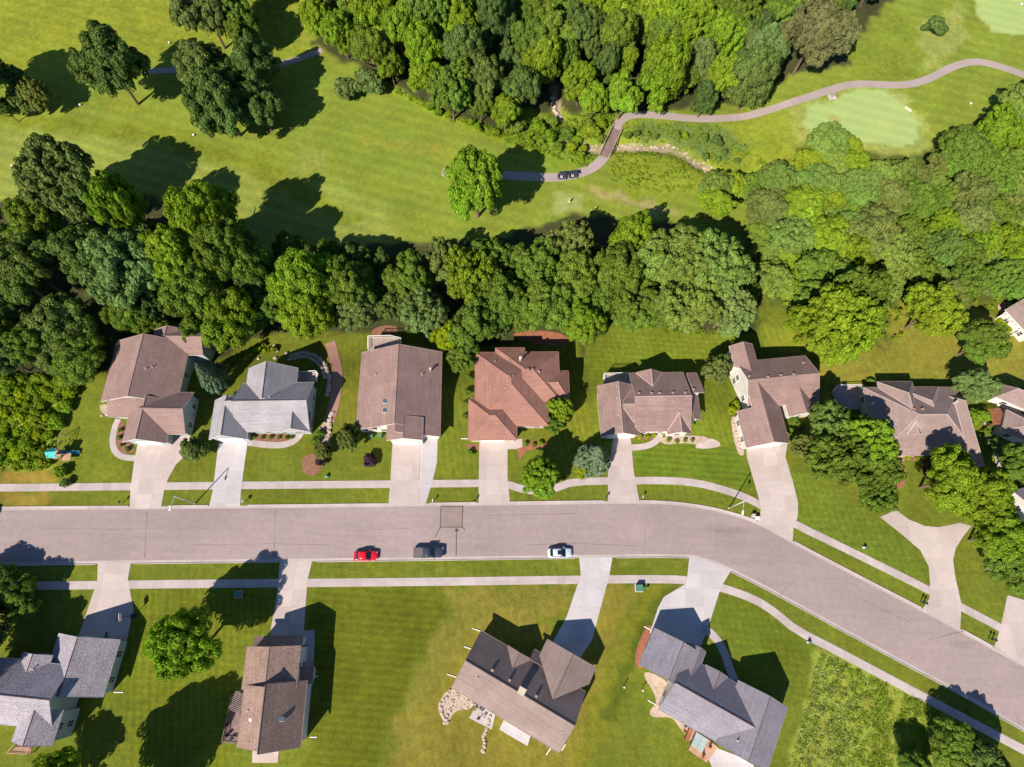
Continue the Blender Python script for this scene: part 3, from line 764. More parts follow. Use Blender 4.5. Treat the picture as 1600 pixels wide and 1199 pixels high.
        for px, py, kind, k in s.details:
            x, y, z = s.at(px, py); mb = MB()
            if kind == 'pipe':
                mb.bar((x, y, z-.1), (x, y, z+.55*k), .09*k, n=8); mb.bar((x, y, z), (x, y, z+.1), .17*k, .1*k, n=8); mb.build('vent_pipe', M['metal'], ro)
            elif kind == 'flue':
                mb.bar((x, y, z-.3), (x, y, z+1.3*k), .22*k, n=10); mb.bar((x, y, z+1.25*k), (x, y, z+1.4*k), .34*k, n=10); mb.build('chimney', M['metal'], ro)
            elif kind == 'box':
                mb.box(x, y, z+.08, .55, .5, .3, 0, taper=.75); mb.build('roof_vent', M['trim_brown'], ro)
            elif kind == 'dome':
                mb.ball((x, y, z), .35, sc3=(1,1,.6)); mb.build('skylight', M['white'], ro)
            elif kind == 'stack':
                mb.box(x, y, z+.3, 1.1, 1.0, 1.7); mb.box(x, y, z+1.2, 1.25, 1.15, .12); mb.build('chimney', M['siding_tan'], ro)
            elif kind in ('sky', 'skyw'):
                f = MB(); f.box(x, y, z+.06, 1.0, .75, .3, 0, taper=.95); fo = f.build('skylight', M['trim_mid'] if kind == 'sky' else M['white'], ro)
                mb.box(x, y, z+.24, .82, .58, .05); mb.build('pane', M['skyglass'], fo)
        return s
    def downspout(s, px, py, L=1.6, ang=0, m='white'):
        x, y = s.L(px, py, 0); mb = MB(); mb.box(x, y, .09, L, .14, .1, ang); mb.build('downspout', M[m], s.root)
    def spot(s, W, side):
        i = W['i']; cx, cy = (W['x0']+W['x1'])/2, (W['y0']+W['y1'])/2
        return {'s': (cx, W['y0']+i, 0, -1), 'n': (cx, W['y1']-i, 0, 1), 'e': (W['x1']-i, cy, 1, 0), 'w': (W['x0']+i, cy, -1, 0)}[side]

def z8(ox, oy, k): return lambda x, y: (ox+x/k, oy+y/k)
# H1 far left brown-taupe house
q = z8(140, 500, 8); q2 = z8(140, 620, 8)
h = House('house', 'long taupe-roofed house at the far left of the upper row, beside the widest driveway', (q(345,260), q(140,1020), 'y'), 'taupe', 'siding_grey')
h.wing(q(345,262), q(1090,1040), 'y', 3.9)
h.wing(q(950,75), q(1415,440), 'x', 2.3, z=3.3); h.wing(q(820,118), q(1190,330), 'y', 2.0, z=3.5)
W = h.wing(q2(540,40), q2(950,578), 'y', 2.9, 'gg', z=3.3)
h.wing((271,613), q2(1195,467), 'x', 3.05, 'vg', z=3.35)
h.shed(q2(285,50), q2(600,255), 'n', 1.7, z=3.0)
h.vent(*q(705,612)); h.vent(*q(785,590)); h.downspout(296,679,1.2); h.downspout(*q2(600,590),.8)
h.finish(h.spot(W, 's'))
# H2 grey house
q = z8(320, 540, 7.27)
h = House('house', 'light grey roofed house second from the left in the upper row, four crossing gables', ((352,625.5), (479.6,623.5), 'x'), 'grey', 'siding_grey', z=7.2)
Wg = h.wing(q(118,622), q(472,1062), 'y', 3.2, z=3.3)
h.wing(q(430,430), q(1188,965), 'x', 3.9, z=3.4)
h.wing(q(330,560), q(700,950), 'x', 3.75, rf=.66, z=3.42)
h.wing(q(498,262), q(1012,660), 'y', 3.85, 'gg', z=3.5)
h.wing(q(885,760), q(1188,978), 'y', 2.5, 'gg', z=3.35)
h.vent(*q(740,590)); h.finish(h.spot(Wg, 's'))
# H3
q = z8(540, 520, 6.66)
h = House('house', 'big taupe gabled house third from the left, with two small skylights on its left slope', ((690.6,550), (687.1,681.4), 'y'), 'taupe', 'siding')
h.wing(q(170,205), q(982,1000), 'y', 4.1, z=3.4)
h.shed(q(556,850), q(982,1078), 'w', 4.0, z=3.4)
Wg = h.wing(q(440,885), q(800,1115), 'y', 1.5, 'gg', z=5.2)
h.wing(q(245,905), q(322,1010), 'y', .5, 'gg', z=4.4, base=None)
h.vent(*q(885,395), 'flue', .8); h.vent(*q(797,437)); h.vent(*q(310,440)); h.vent(*q(410,720), 'sky'); h.vent(*q(410,815), 'sky')
h.finish(h.spot(Wg, 's'))
# H4
q = z8(700, 520, 6.31)
h = House('house', 'reddish-brown hip-roofed house in the middle of the upper row', ((744,683.5), (806,683), 'x'), 'brown', 'siding_tan', 'trim_brown')
h.wing(q(270,195), q(990,915), 'y', 4.3, 'hh')
h.wing(q(520,192), q(1110,676), 'x', 3.3, 'hh', z=3.9)
h.wing(q(960,378), q(1200,668), 'x', 1.9, 'gh', z=3.5)
h.wing(q(468,150), q(760,420), 'y', 1.7, 'gh', z=3.5)
Wg = h.wing(q(205,655), q(680,1053), 'x', 2.7, 'hh', z=3.3)
for a in ((745,368),(790,366),(835,366),(895,382)): h.vent(*q(*a), 'box')
for a in ((605,428),(640,428),(590,470),(590,515),(570,545),(420,540),(1080,492),(465,285)): h.vent(*q(*a), 'pipe', .7)
h.vent(*q(712,272), 'flue', 1); h.downspout(727,686,1.8); h.finish(h.spot(Wg, 's'))
# H5
q = z8(920, 560, 8)
h = House('house', 'low taupe house with a row of small roof vents, fifth in the upper row', (q(640,905), q(940,900), 'x'), 'taupe', 'siding', 'trim_mid', valley='trim_mid')
Wg = h.wing(q(108,345), q(640,965), 'y', 2.5, z=3.4)
h.wing(q(505,185), q(1278,902), 'x', 3.3, z=3.5)
h.wing(q(380,345), q(800,895), 'x', 2.45, z=3.4)
h.wing(q(590,178), q(940,420), 'y', 1.9, 'gg', z=3.55)
h.wing(q(950,600), q(1278,942), 'y', 1.8, 'gg', z=3.45)
h.shed(q(1225,185), q(1392,480), 's', 2.8, z=3.5)
h.shed(q(1238,400), q(1405,768), 'w', 1.3, z=3.2)
for a in ((625,437),(785,437),(885,435),(1050,432),(1205,432),(1310,392)): h.vent(*q(*a), 'box')
for a in ((345,350),(350,497),(375,712),(390,862)): h.vent(*q(*a), 'pipe', .7)
h.finish(h.spot(Wg, 's'))
# H6
q = z8(1120, 520, 6)
h = House('house', 'angled taupe house with a tall white left gable wall, where the road begins to bend', (q(300,440), q(915,380), 'x'), 'taupe', 'siding', 'trim', z=6.4)
h.wing(q(185,278), q(960,640), 'x', 3.1, z=3.6)
h.wing(q(118,125), q(385,300), 'y', 1.7, 'vg', z=3.7)
Wg = h.wing(q(192,735), q(683,1035), 'y', 2.9, 'gg', z=3.4)
_xm = (Wg['x0']+Wg['x1'])/2; _hw = _xm-Wg['x0']; _y1 = Wg['y1']; _zt = Wg['z']+2.9; _k = .42; _zk = Wg['z']+2.9*(1-_k)
h.face([(_xm, _y1, _zt), (_xm, _y1+_hw*1.15, _zt), (_xm-_k*_hw, _y1+_hw*.9, _zk), (_xm-_k*_hw, _y1, _zk)])
h.face([(_xm, _y1, _zt), (Wg['x1'], _y1, Wg['z']), (_xm, _y1+_hw*1.15, _zt)])
h.edge((_xm-_k*_hw, _y1+_hw*.9, _zk), (_xm-_k*_hw, _y1, _zk), True); h.ridge((_xm, _y1, _zt), (_xm, _y1+_hw*1.1, _zt))
h.wall.add([(_xm-_k*_hw+.3, _y1-.5, -4), (_xm-_k*_hw+.3, _y1+_hw, -4), (_xm-_k*_hw+.3, _y1+_hw, _zk-.1), (_xm-_k*_hw+.3, _y1-.5, _zk-.1)], [(0,1,2,3)])
h.wing(q(640,640), q(930,760), 'y', 1.9, 'gv', z=3.5)
for a in ((480,415),(600,400),(720,390)): h.vent(*q(*a), 'box')
h.vent(*q(300,410)); h.vent(*q(810,285)); h.finish(h.spot(Wg, 's'))
# H7
q = z8(1270, 580, 4.85)
h = House('house', 'wide pinkish-grey hip-roofed house with pale valley lines, partly under yard trees at right', (q(640,632), q(915,630), 'x'), 'pinkgrey', 'siding_tan', 'trim_mid', valley='trim_mid')
h.wing(q(385,125), q(1250,632), 'x', 4.2, 'hh', z=3.4)
h.wing(q(490,80), q(862,500), 'y', 3.3, 'gh', z=3.6)
h.wing(q(640,122), q(1025,400), 'y', 3.0, 'gh', z=3.5)
h.wing(q(940,168), q(1300,722), 'y', 3.4, 'hh', z=3.4)
h.wing(q(455,545), q(662,765), 'y', 1.7, 'hh', z=3.3)
for a in ((765,290),(830,290)): h.vent(*q(*a), 'box')
h.vent(*q(1065,245), 'flue', .8); h.vent(*q(440,255), 'flue', .7)
h.finish()
# H8
h = House('house', 'pinkish-grey roofed house cut by the right edge, beside the courtyard with a white table', ((1563,599.4), (1555,634), 'y'), 'pinkgrey', 'siding', 'trim_mid', valley='trim_mid')
h.wing((1562,600), (1632,652), 'x', 3.2, 'hh', z=3.4); h.wing((1573,640), (1630,700), 'y', 2.8, 'hh', z=3.3); h.finish()
# H9
h = House('house', 'mauve-roofed house corner at the right edge, with a white pergola along its wall', ((1571,484), (1602,517), 'x'), 'mauve', 'siding', 'trim')
h.wing((1571,484), (1660,500), 'x', 3.2, 'gg', z=3.4); h.finish()
# H14
h = House('house', 'dark roof corner hidden by trees at the right edge above the forked driveway', ((1586,772), (1600,768), 'x'), 'slate', 'siding')
h.wing((1583,768), (1660,806), 'x', 2.2, 'gg', z=3.0); h.finish()
# H10
q = z8(0, 960, 5.017)
h = House('house', 'speckled grey house at the bottom left corner, with a brown wooden deck', (q(930,232), q(805,650), 'y'), 'speck', 'siding_grey')
Wg = h.wing(q(462,150), q(805,650), 'y', 3.2, 'gg', z=3.3)
h.wing(q(-150,330), q(408,905), 'x', 3.3, 'gg', z=5.3)
h.wing(q(185,720), q(405,1030), 'y', 2.0, 'gg', z=5.3)
h.wing(q(180,300), q(350,500), 'y', 1.2, 'gg', z=5.2)
h.vent(*q(260,430)); h.downspout(186,1082,1.6,.1); h.finish(h.spot(Wg, 'n'))
# H11
q = z8(340, 960, 5.015)
h = House('house', 'tall narrow tan-roofed house at bottom left of centre, with a blue skylight', (q(697,520), q(648,1040), 'y'), 'tan', 'siding', 'trim')
h.wing(q(232,255), q(615,580), 'y', 2.0, 'gg', z=6.0)
xr = h.L(*q(343,820), 9.6)[0]
def slope(h, px_lo, px_n, px_s, zl, zt, xr):
    xl = h.L(*px_lo, zl)[0]; yn = h.L(*px_n, zl)[1]; ys = h.L(*px_s, zl)[1]
    pts = [(xl, ys, zl), (xr, ys, zt), (xr, yn, zt), (xl, yn, zl)] if xl < xr else [(xr, ys, zt), (xl, ys, zl), (xl, yn, zl), (xr, yn, zt)]
    h.face(pts)
    for k in range(4):
        if not (pts[k][0] == xr and pts[(k+1) % 4][0] == xr): h.edge(pts[k], pts[(k+1) % 4], True)
    s_ = 1 if xl < xr else -1; i = .45; xw = xl+s_*i
    zw = zl+(zt-zl)*i/abs(xr-xl)-.22
    for y in (ys+i, yn-i): h.wall.add([(xw, y, -1), (xr, y, -1), (xr, y, zt-.22), (xw, y, zw)], [(0,1,2,3)])
    h.wall.add([(xw, ys+i, -1), (xw, yn-i, -1), (xw, yn-i, zw), (xw, ys+i, zw)], [(0,1,2,3)])
    h.wings.append(dict(x0=min(xl, xr), x1=max(xl, xr), y0=ys, y1=yn, z=zl, rise=0, i=.4, ax='-', ends='--', base=0))
slope(h, q(182,800), q(200,560), q(150,1040), 6.2, 9.6, xr)
slope(h, q(672,800), q(697,520), q(648,1040), 4.8, 9.61, xr)
yn = h.L(*q(697,520), 4.8)[1]; ys = h.L(*q(648,1040), 4.8)[1]; h.ridge((xr, ys, 9.6), (xr, yn, 9.6))
h.shed(q(297,175), q(665,265), 's', 1.0, z=3.2)
h.shed(q(600,415), q(742,540), 'w', .6, z=2.9)
h.vent(*q(240,757)); h.vent(*q(260,825), 'dome'); h.vent(*q(500,822), 'sky', 1.2)
h.downspout(492,1057,1.2); h.downspout(490,1152,1.2)
c = h.L(*q(480,185), 1); h.finish((c[0], c[1]-.3, 0, 1))
# H12
q = z8(680, 950, 4.815)
h = House('house', 'angled mauve-roofed house at bottom centre, with white patio slabs behind it', (q(235,385), q(1040,865), 'x'), 'mauve', 'siding', 'trim_mid', z=6.9)
h.wing(q(345,172), q(930,1090), 'x', 3.6, z=3.3)
Wg = h.wing(q(845,237), q(1152,577), 'y', 2.9, 'vg', z=3.35)
h.wing(q(548,283), q(700,430), 'y', 1.7, 'vg', z=3.38)
h.shed(q(748,312), q(860,470), 's', 1.25, z=2.9)
for a in ((430,470),(560,545),(760,665)): h.vent(*q(*a), 'box')
h.vent(*q(318,527)); h.vent(*q(650,620), 'stack'); h.vent(*q(955,935), 'pipe', .7)
for a in ((310,165,1.6),(243,300,1.4),(125,510,1.8),(965,1050,1.2),(855,1075,1.6)): h.downspout(*q(a[0], a[1]), a[2], .2 if a[0] < 800 else 1.4)
h.finish(h.spot(Wg, 'n'))
# H13
q = z8(980, 950, 4.815)
h = House('house', 'angled slate-grey house at bottom right of centre, with a hot tub on its patio', (q(380,590), q(940,905), 'x'), 'slate', 'siding', 'trim_mid', z=6.6)
Wg = h.wing(q(207,152), q(470,640), 'y', 2.9, 'gg', z=3.4)
h.wing(q(480,268), q(520,520), 'y', 2.0, 'gg', z=3.4)
h.wing(q(240,762), q(1010,672), 'x', 3.3, 'gg', z=3.4)
h.wing(q(838,547), q(1050,1235), 'y', 3.2, 'gg', z=3.9)
h.wing(q(592,428), q(735,570), 'y', 1.9, 'vg', z=3.45)
h.vent(*q(828,998)); h.downspout(*q(155,155), 1.6, 0); h.downspout(*q(185,712), 1.6, 0); h.finish(h.spot(Wg, 'n'))

# ------------------------------------------------------------------ foliage
def leaf_mesh(name, centers, normals, size, mats, jit=.7, seed=0, extra=None, smin=.7):
    r = np.random.RandomState(seed); n = len(centers)
    nn = normals+r.normal(0, jit, (n, 3))*.6; nn /= np.linalg.norm(nn, axis=1)[:, None]+1e-9
    t = np.cross(nn, r.normal(0, 1, (n, 3))); t /= np.linalg.norm(t, axis=1)[:, None]+1e-9
    b = np.cross(nn, t); s = (size*(smin+r.rand(n)*(1-smin)*2))[:, None]
    A = r.uniform(.6, 1.0, (n, 1))
    v = np.stack([centers-t*s, centers-b*s*A*.75, centers+t*s, centers+b*s*A*.75], 1).reshape(-1, 3)
    v[1::4] += nn*s*.15; v[3::4] += nn*s*.15
    me = bpy.data.meshes.new(name); nv = len(v)
    f = np.arange(nv).reshape(-1, 4); ev = np.zeros((0, 3)); ef = np.zeros((0, 3), int)
    if extra is not None: ev, ef = extra
    me.vertices.add(nv+len(ev)); me.vertices.foreach_set('co', np.concatenate([v, ev]).ravel())
    me.loops.add(f.size+ef.size); me.loops.foreach_set('vertex_index', np.concatenate([f.ravel(), (ef+nv).ravel()]))
    me.polygons.add(len(f)+len(ef))
    ls = np.concatenate([np.arange(len(f))*4, f.size+np.arange(len(ef))*3]); lt = np.concatenate([np.full(len(f), 4), np.full(len(ef), 3)])
    me.polygons.foreach_set('loop_start', ls.astype(np.int32)); me.polygons.foreach_set('loop_total', lt.astype(np.int32))
    me.update(calc_edges=True)
    for m_ in (mats if isinstance(mats, list) else [mats]): me.materials.append(m_)
    return me
def light_block(c, rad, seed, k=.8):
    """lumpy closed core, added unseen inside the crown to block light"""
    r = np.random.RandomState(seed); mb = MB(); mb.ball((0, 0, 0), 1, 14, 9); v = np.array(mb.v)
    lump = 1+.12*np.sin(v[:, 0]*4+seed)*np.sin(v[:, 1]*5+seed*2)+.08*r.rand(len(v))
    v = v*lump[:, None]*np.array(rad)*k+np.array(c); tri = []
    for f in mb.f:
        tri.append(f[:3]); 
        if len(f) == 4: tri.append([f[0], f[2], f[3]])
    return v, np.array(tri, int)
# a crown spans radius 1 (x,y) and 0..1 (z); the tree scales it to metres
def crown_proto(seed, kind='round', nclump=95, per=130, leaf=.045, cr=.17, lobes=7):
    r = np.random.RandomState(seed); C = []; NRM = []
    lob = r.rand(lobes)*2*math.pi; la = r.uniform(.05, .22, lobes)
    lc = []
    if kind == 'round':
        # big limbs carry sub-domes
        for k in range(lobes):
            a = 2*math.pi*k/lobes+r.uniform(-.3, .3); d = r.uniform(.36, .62)
            lc.append((d*math.cos(a), d*math.sin(a), r.uniform(.34, .66), r.uniform(.30, .47)))
        lc.append((r.uniform(-.12, .12), r.uniform(-.12, .12), .62, .45)); lc.append((r.uniform(-.3, .3), r.uniform(-.3, .3), .68, .32))
    elif kind == 'tall':
        for k in range(lobes):
            a = 2*math.pi*k/lobes*1.7; d = r.uniform(.2, .5); lc.append((d*math.cos(a), d*math.sin(a), .2+.65*k/lobes, r.uniform(.38, .5)))
        lc.append((0, 0, .8, .32))
    cl = []
    if kind in ('round', 'tall'):
        wts = np.array([l[3]**2 for l in lc]); wts /= wts.sum()
        tries = 0
        while len(cl) < nclump and tries < 6000:
            tries += 1
            l = lc[r.choice(len(lc), p=wts)]
            d = r.normal(0, 1, 3); d /= np.linalg.norm(d)
            if d[2] < -.45: continue
            zs = .42/.5 if kind == 'round' else .8
            p = np.array(l[:3])+d*l[3]*np.array([1, 1, zs*.62])
            # drop points buried in other lobes
            if any(np.linalg.norm((p-np.array(o[:3]))/np.array([1, 1, zs*.62]))/o[3] < .78 for o in lc if o is not l): continue
            if any(np.linalg.norm(p-c) < cr*.62 for c, _ in cl): continue
            cl.append((p+d*r.uniform(-.05, .045)*np.array([1, 1, .6]), d))
    elif kind == 'cone':
        for k in range(nclump):
            t = (k+.5)/nclump; zc = t**1.15; rad = (1-zc)*.86+.03; a = k*2.399+r.uniform(-.2, .2)
            d = np.array([math.cos(a), math.sin(a), .35]); cl.append((np.array([rad*math.cos(a), rad*math.sin(a), zc*.96]), d/np.linalg.norm(d)))
    for p, d in cl:
        rr = cr*r.uniform(.65, 1.25)
        if kind == 'cone': rr *= (1.25-p[2]*.8)
        n = int(per*(rr/cr)**1.5); e = r.normal(0, 1, (n, 3)); e /= np.linalg.norm(e, axis=1)[:, None]
        e[:, 2] = np.where(e[:, 2] < -.3, -e[:, 2], e[:, 2])
        sh = r.uniform(.80, 1.06, (n, 1)); C.append(p+e*sh*rr*np.array([1, 1, .62])); NRM.append(e*.85+d*.35+np.array([0, 0, .15]))
    if kind in ('round', 'tall'):
        for l in lc:
            n = 420; e = r.normal(0, 1, (n, 3)); e /= np.linalg.norm(e, axis=1)[:, None]; e[:, 2] = abs(e[:, 2])
            C.append(np.array(l[:3])+e*l[3]*r.uniform(.55, .92, (n, 1))*np.array([1, 1, .5])); NRM.append(e*.4+r.normal(0, .5, (n, 3))+np.array([0, 0, .3]))
    C = np.concatenate(C); NRM = np.concatenate(NRM)
    if kind == 'cone': ex = None
    else: 
        V = []; T = []; o = 0
        for i, l in enumerate(lc):
            v, f = light_block(l[:3], (l[3], l[3], l[3]*(.52 if kind == 'round' else .5)), seed+i, .60); V.append(v); T.append(f+o); o += len(v)  # solid core added in each lobe to stop light passing through
        ex = (np.concatenate(V), np.concatenate(T))
    return leaf_mesh('crown', C, NRM, leaf, M['leaf'], seed=seed, extra=ex)
CR = {
 'oak': [crown_proto(s, 'round', 120, 170, .030, .135, 8) for s in (1, 2, 3, 4)],
 'maple': [crown_proto(s, 'round', 130, 170, .029, .135, 8) for s in (11, 12, 13, 14)],
 'ash': [crown_proto(s, 'round', 190, 110, .028, .095, 9) for s in (21, 22, 23)],
 'tall': [crown_proto(s, 'tall', 120, 150, .032, .15, 7) for s in (31, 32)],
 'fir': [crown_proto(s, 'cone', 140, 90, .042, .13) for s in (41, 42)],
 'bush': [crown_proto(s, 'round', 40, 100, .065, .22, 5) for s in (51, 52, 53)],
}
def trunk_proto(seed, k=1.0):
    r = random.Random(seed); mb = MB(); mb.bar((0, 0, -.05), (0, 0, .06), .05*k, .034*k, 8); mb.bar((0, 0, .06), (.01, 0, .45), .034*k, .022*k, 8)
    for i in range(6):
        a = i*1.05+r.uniform(-.2, .2); z0 = .28+.06*r.random()*i; e = (.33*math.cos(a), .33*math.sin(a), z0+.22)
        mb.bar((0, 0, z0), e, .024*k, .012*k, 6); mb.bar(e, (e[0]*1.5, e[1]*1.5, e[2]+.16), .012*k, .004*k, 5)
    me = mb.build('trunk', M['bark']); md = me.data; bpy.data.objects.remove(me); return md
TR = [trunk_proto(s) for s in (1, 2, 3)]
TINT = {'green': (.145, .235, .032), 'bright': (.195, .31, .022), 'lime': (.255, .355, .014), 'olive': (.175, .225, .055), 'dark': (.115, .185, .044),
        'grey': (.158, .24, .070), 'blue': (.17, .255, .16), 'brown': (.175, .19, .075), 'purple': (.09, .05, .075), 'yellow': (.21, .30, .022), 'pale': (.175, .27, .052)}
WORD = {'green': 'mid-green', 'bright': 'bright green', 'lime': 'lime-yellow', 'olive': 'olive green', 'dark': 'dark green', 'grey': 'grey-green', 'blue': 'blue-green',
        'brown': 'brownish', 'purple': 'purple-leaved', 'yellow': 'yellow-green', 'pale': 'pale green'}
ntree = 0
def tree(px, py, rpx, tint='green', kind='maple', label=None, hk=None, group=None, name='tree', cat='tree', ht=None, world=None, rr=None):
    """px,py: where the crown's middle shows in the picture, rpx: its radius there"""
    global ntree; ntree += 1; r = random.Random(ntree*13+5)
    rm = rr or rpx*mpp(px, py)
    H_ = ht or (rm*{'oak': 2.3, 'maple': 2.4, 'ash': 2.4, 'tall': 3.2, 'fir': 3.0, 'bush': 1.5}[kind] if hk is None else hk*rm)
    H_ = min(H_, 19) if ht is None else H_
    if world is None:
        z = .58*H_ if kind != 'bush' else .4*H_
        p = P(px, py, z)
        for _ in range(4): g = float(hgt(p[0], p[1])); p = P(px, py, z+g)
    else: p = world; g = float(hgt(p[0], p[1]))
    name = {'fir': 'spruce_tree', 'bush': 'shrub'}.get(kind, name); cat = {'bush': 'shrub'}.get(kind, cat)
    root = empty(name, (p[0], p[1], g), r.uniform(0, 6.28)); tag(root, label, cat, group)
    me = CR[kind][r.randrange(len(CR[kind]))]
    base = {'fir': .06, 'bush': 0.0, 'tall': .10, 'ash': .14}.get(kind, .18)
    c = bpy.data.objects.new('foliage' if kind == 'bush' else 'crown', me); COL.objects.link(c); c.parent = root; c.location = (0, 0, base*H_-(.1*H_ if kind == 'bush' else 0))
    q = r.uniform(.88, 1.13); c.scale = (rm*q, rm/q, H_*(1-base)*(1.12 if kind not in ('fir',) else 1.0))
    t = TINT[tint]; j = r.uniform(.88, 1.12); k = r.uniform(.92, 1.08); c.color = (t[0]*j*k, t[1]*j, t[2]*j/k, 1)
    if kind != 'bush':
        tr = bpy.data.objects.new('trunk', TR[r.randrange(3)]); COL.objects.link(tr); tr.parent = root; tr.scale = (H_*.6 if kind != 'fir' else H_*.35, H_*.6 if kind != 'fir' else H_*.35, H_*.95)
    return root
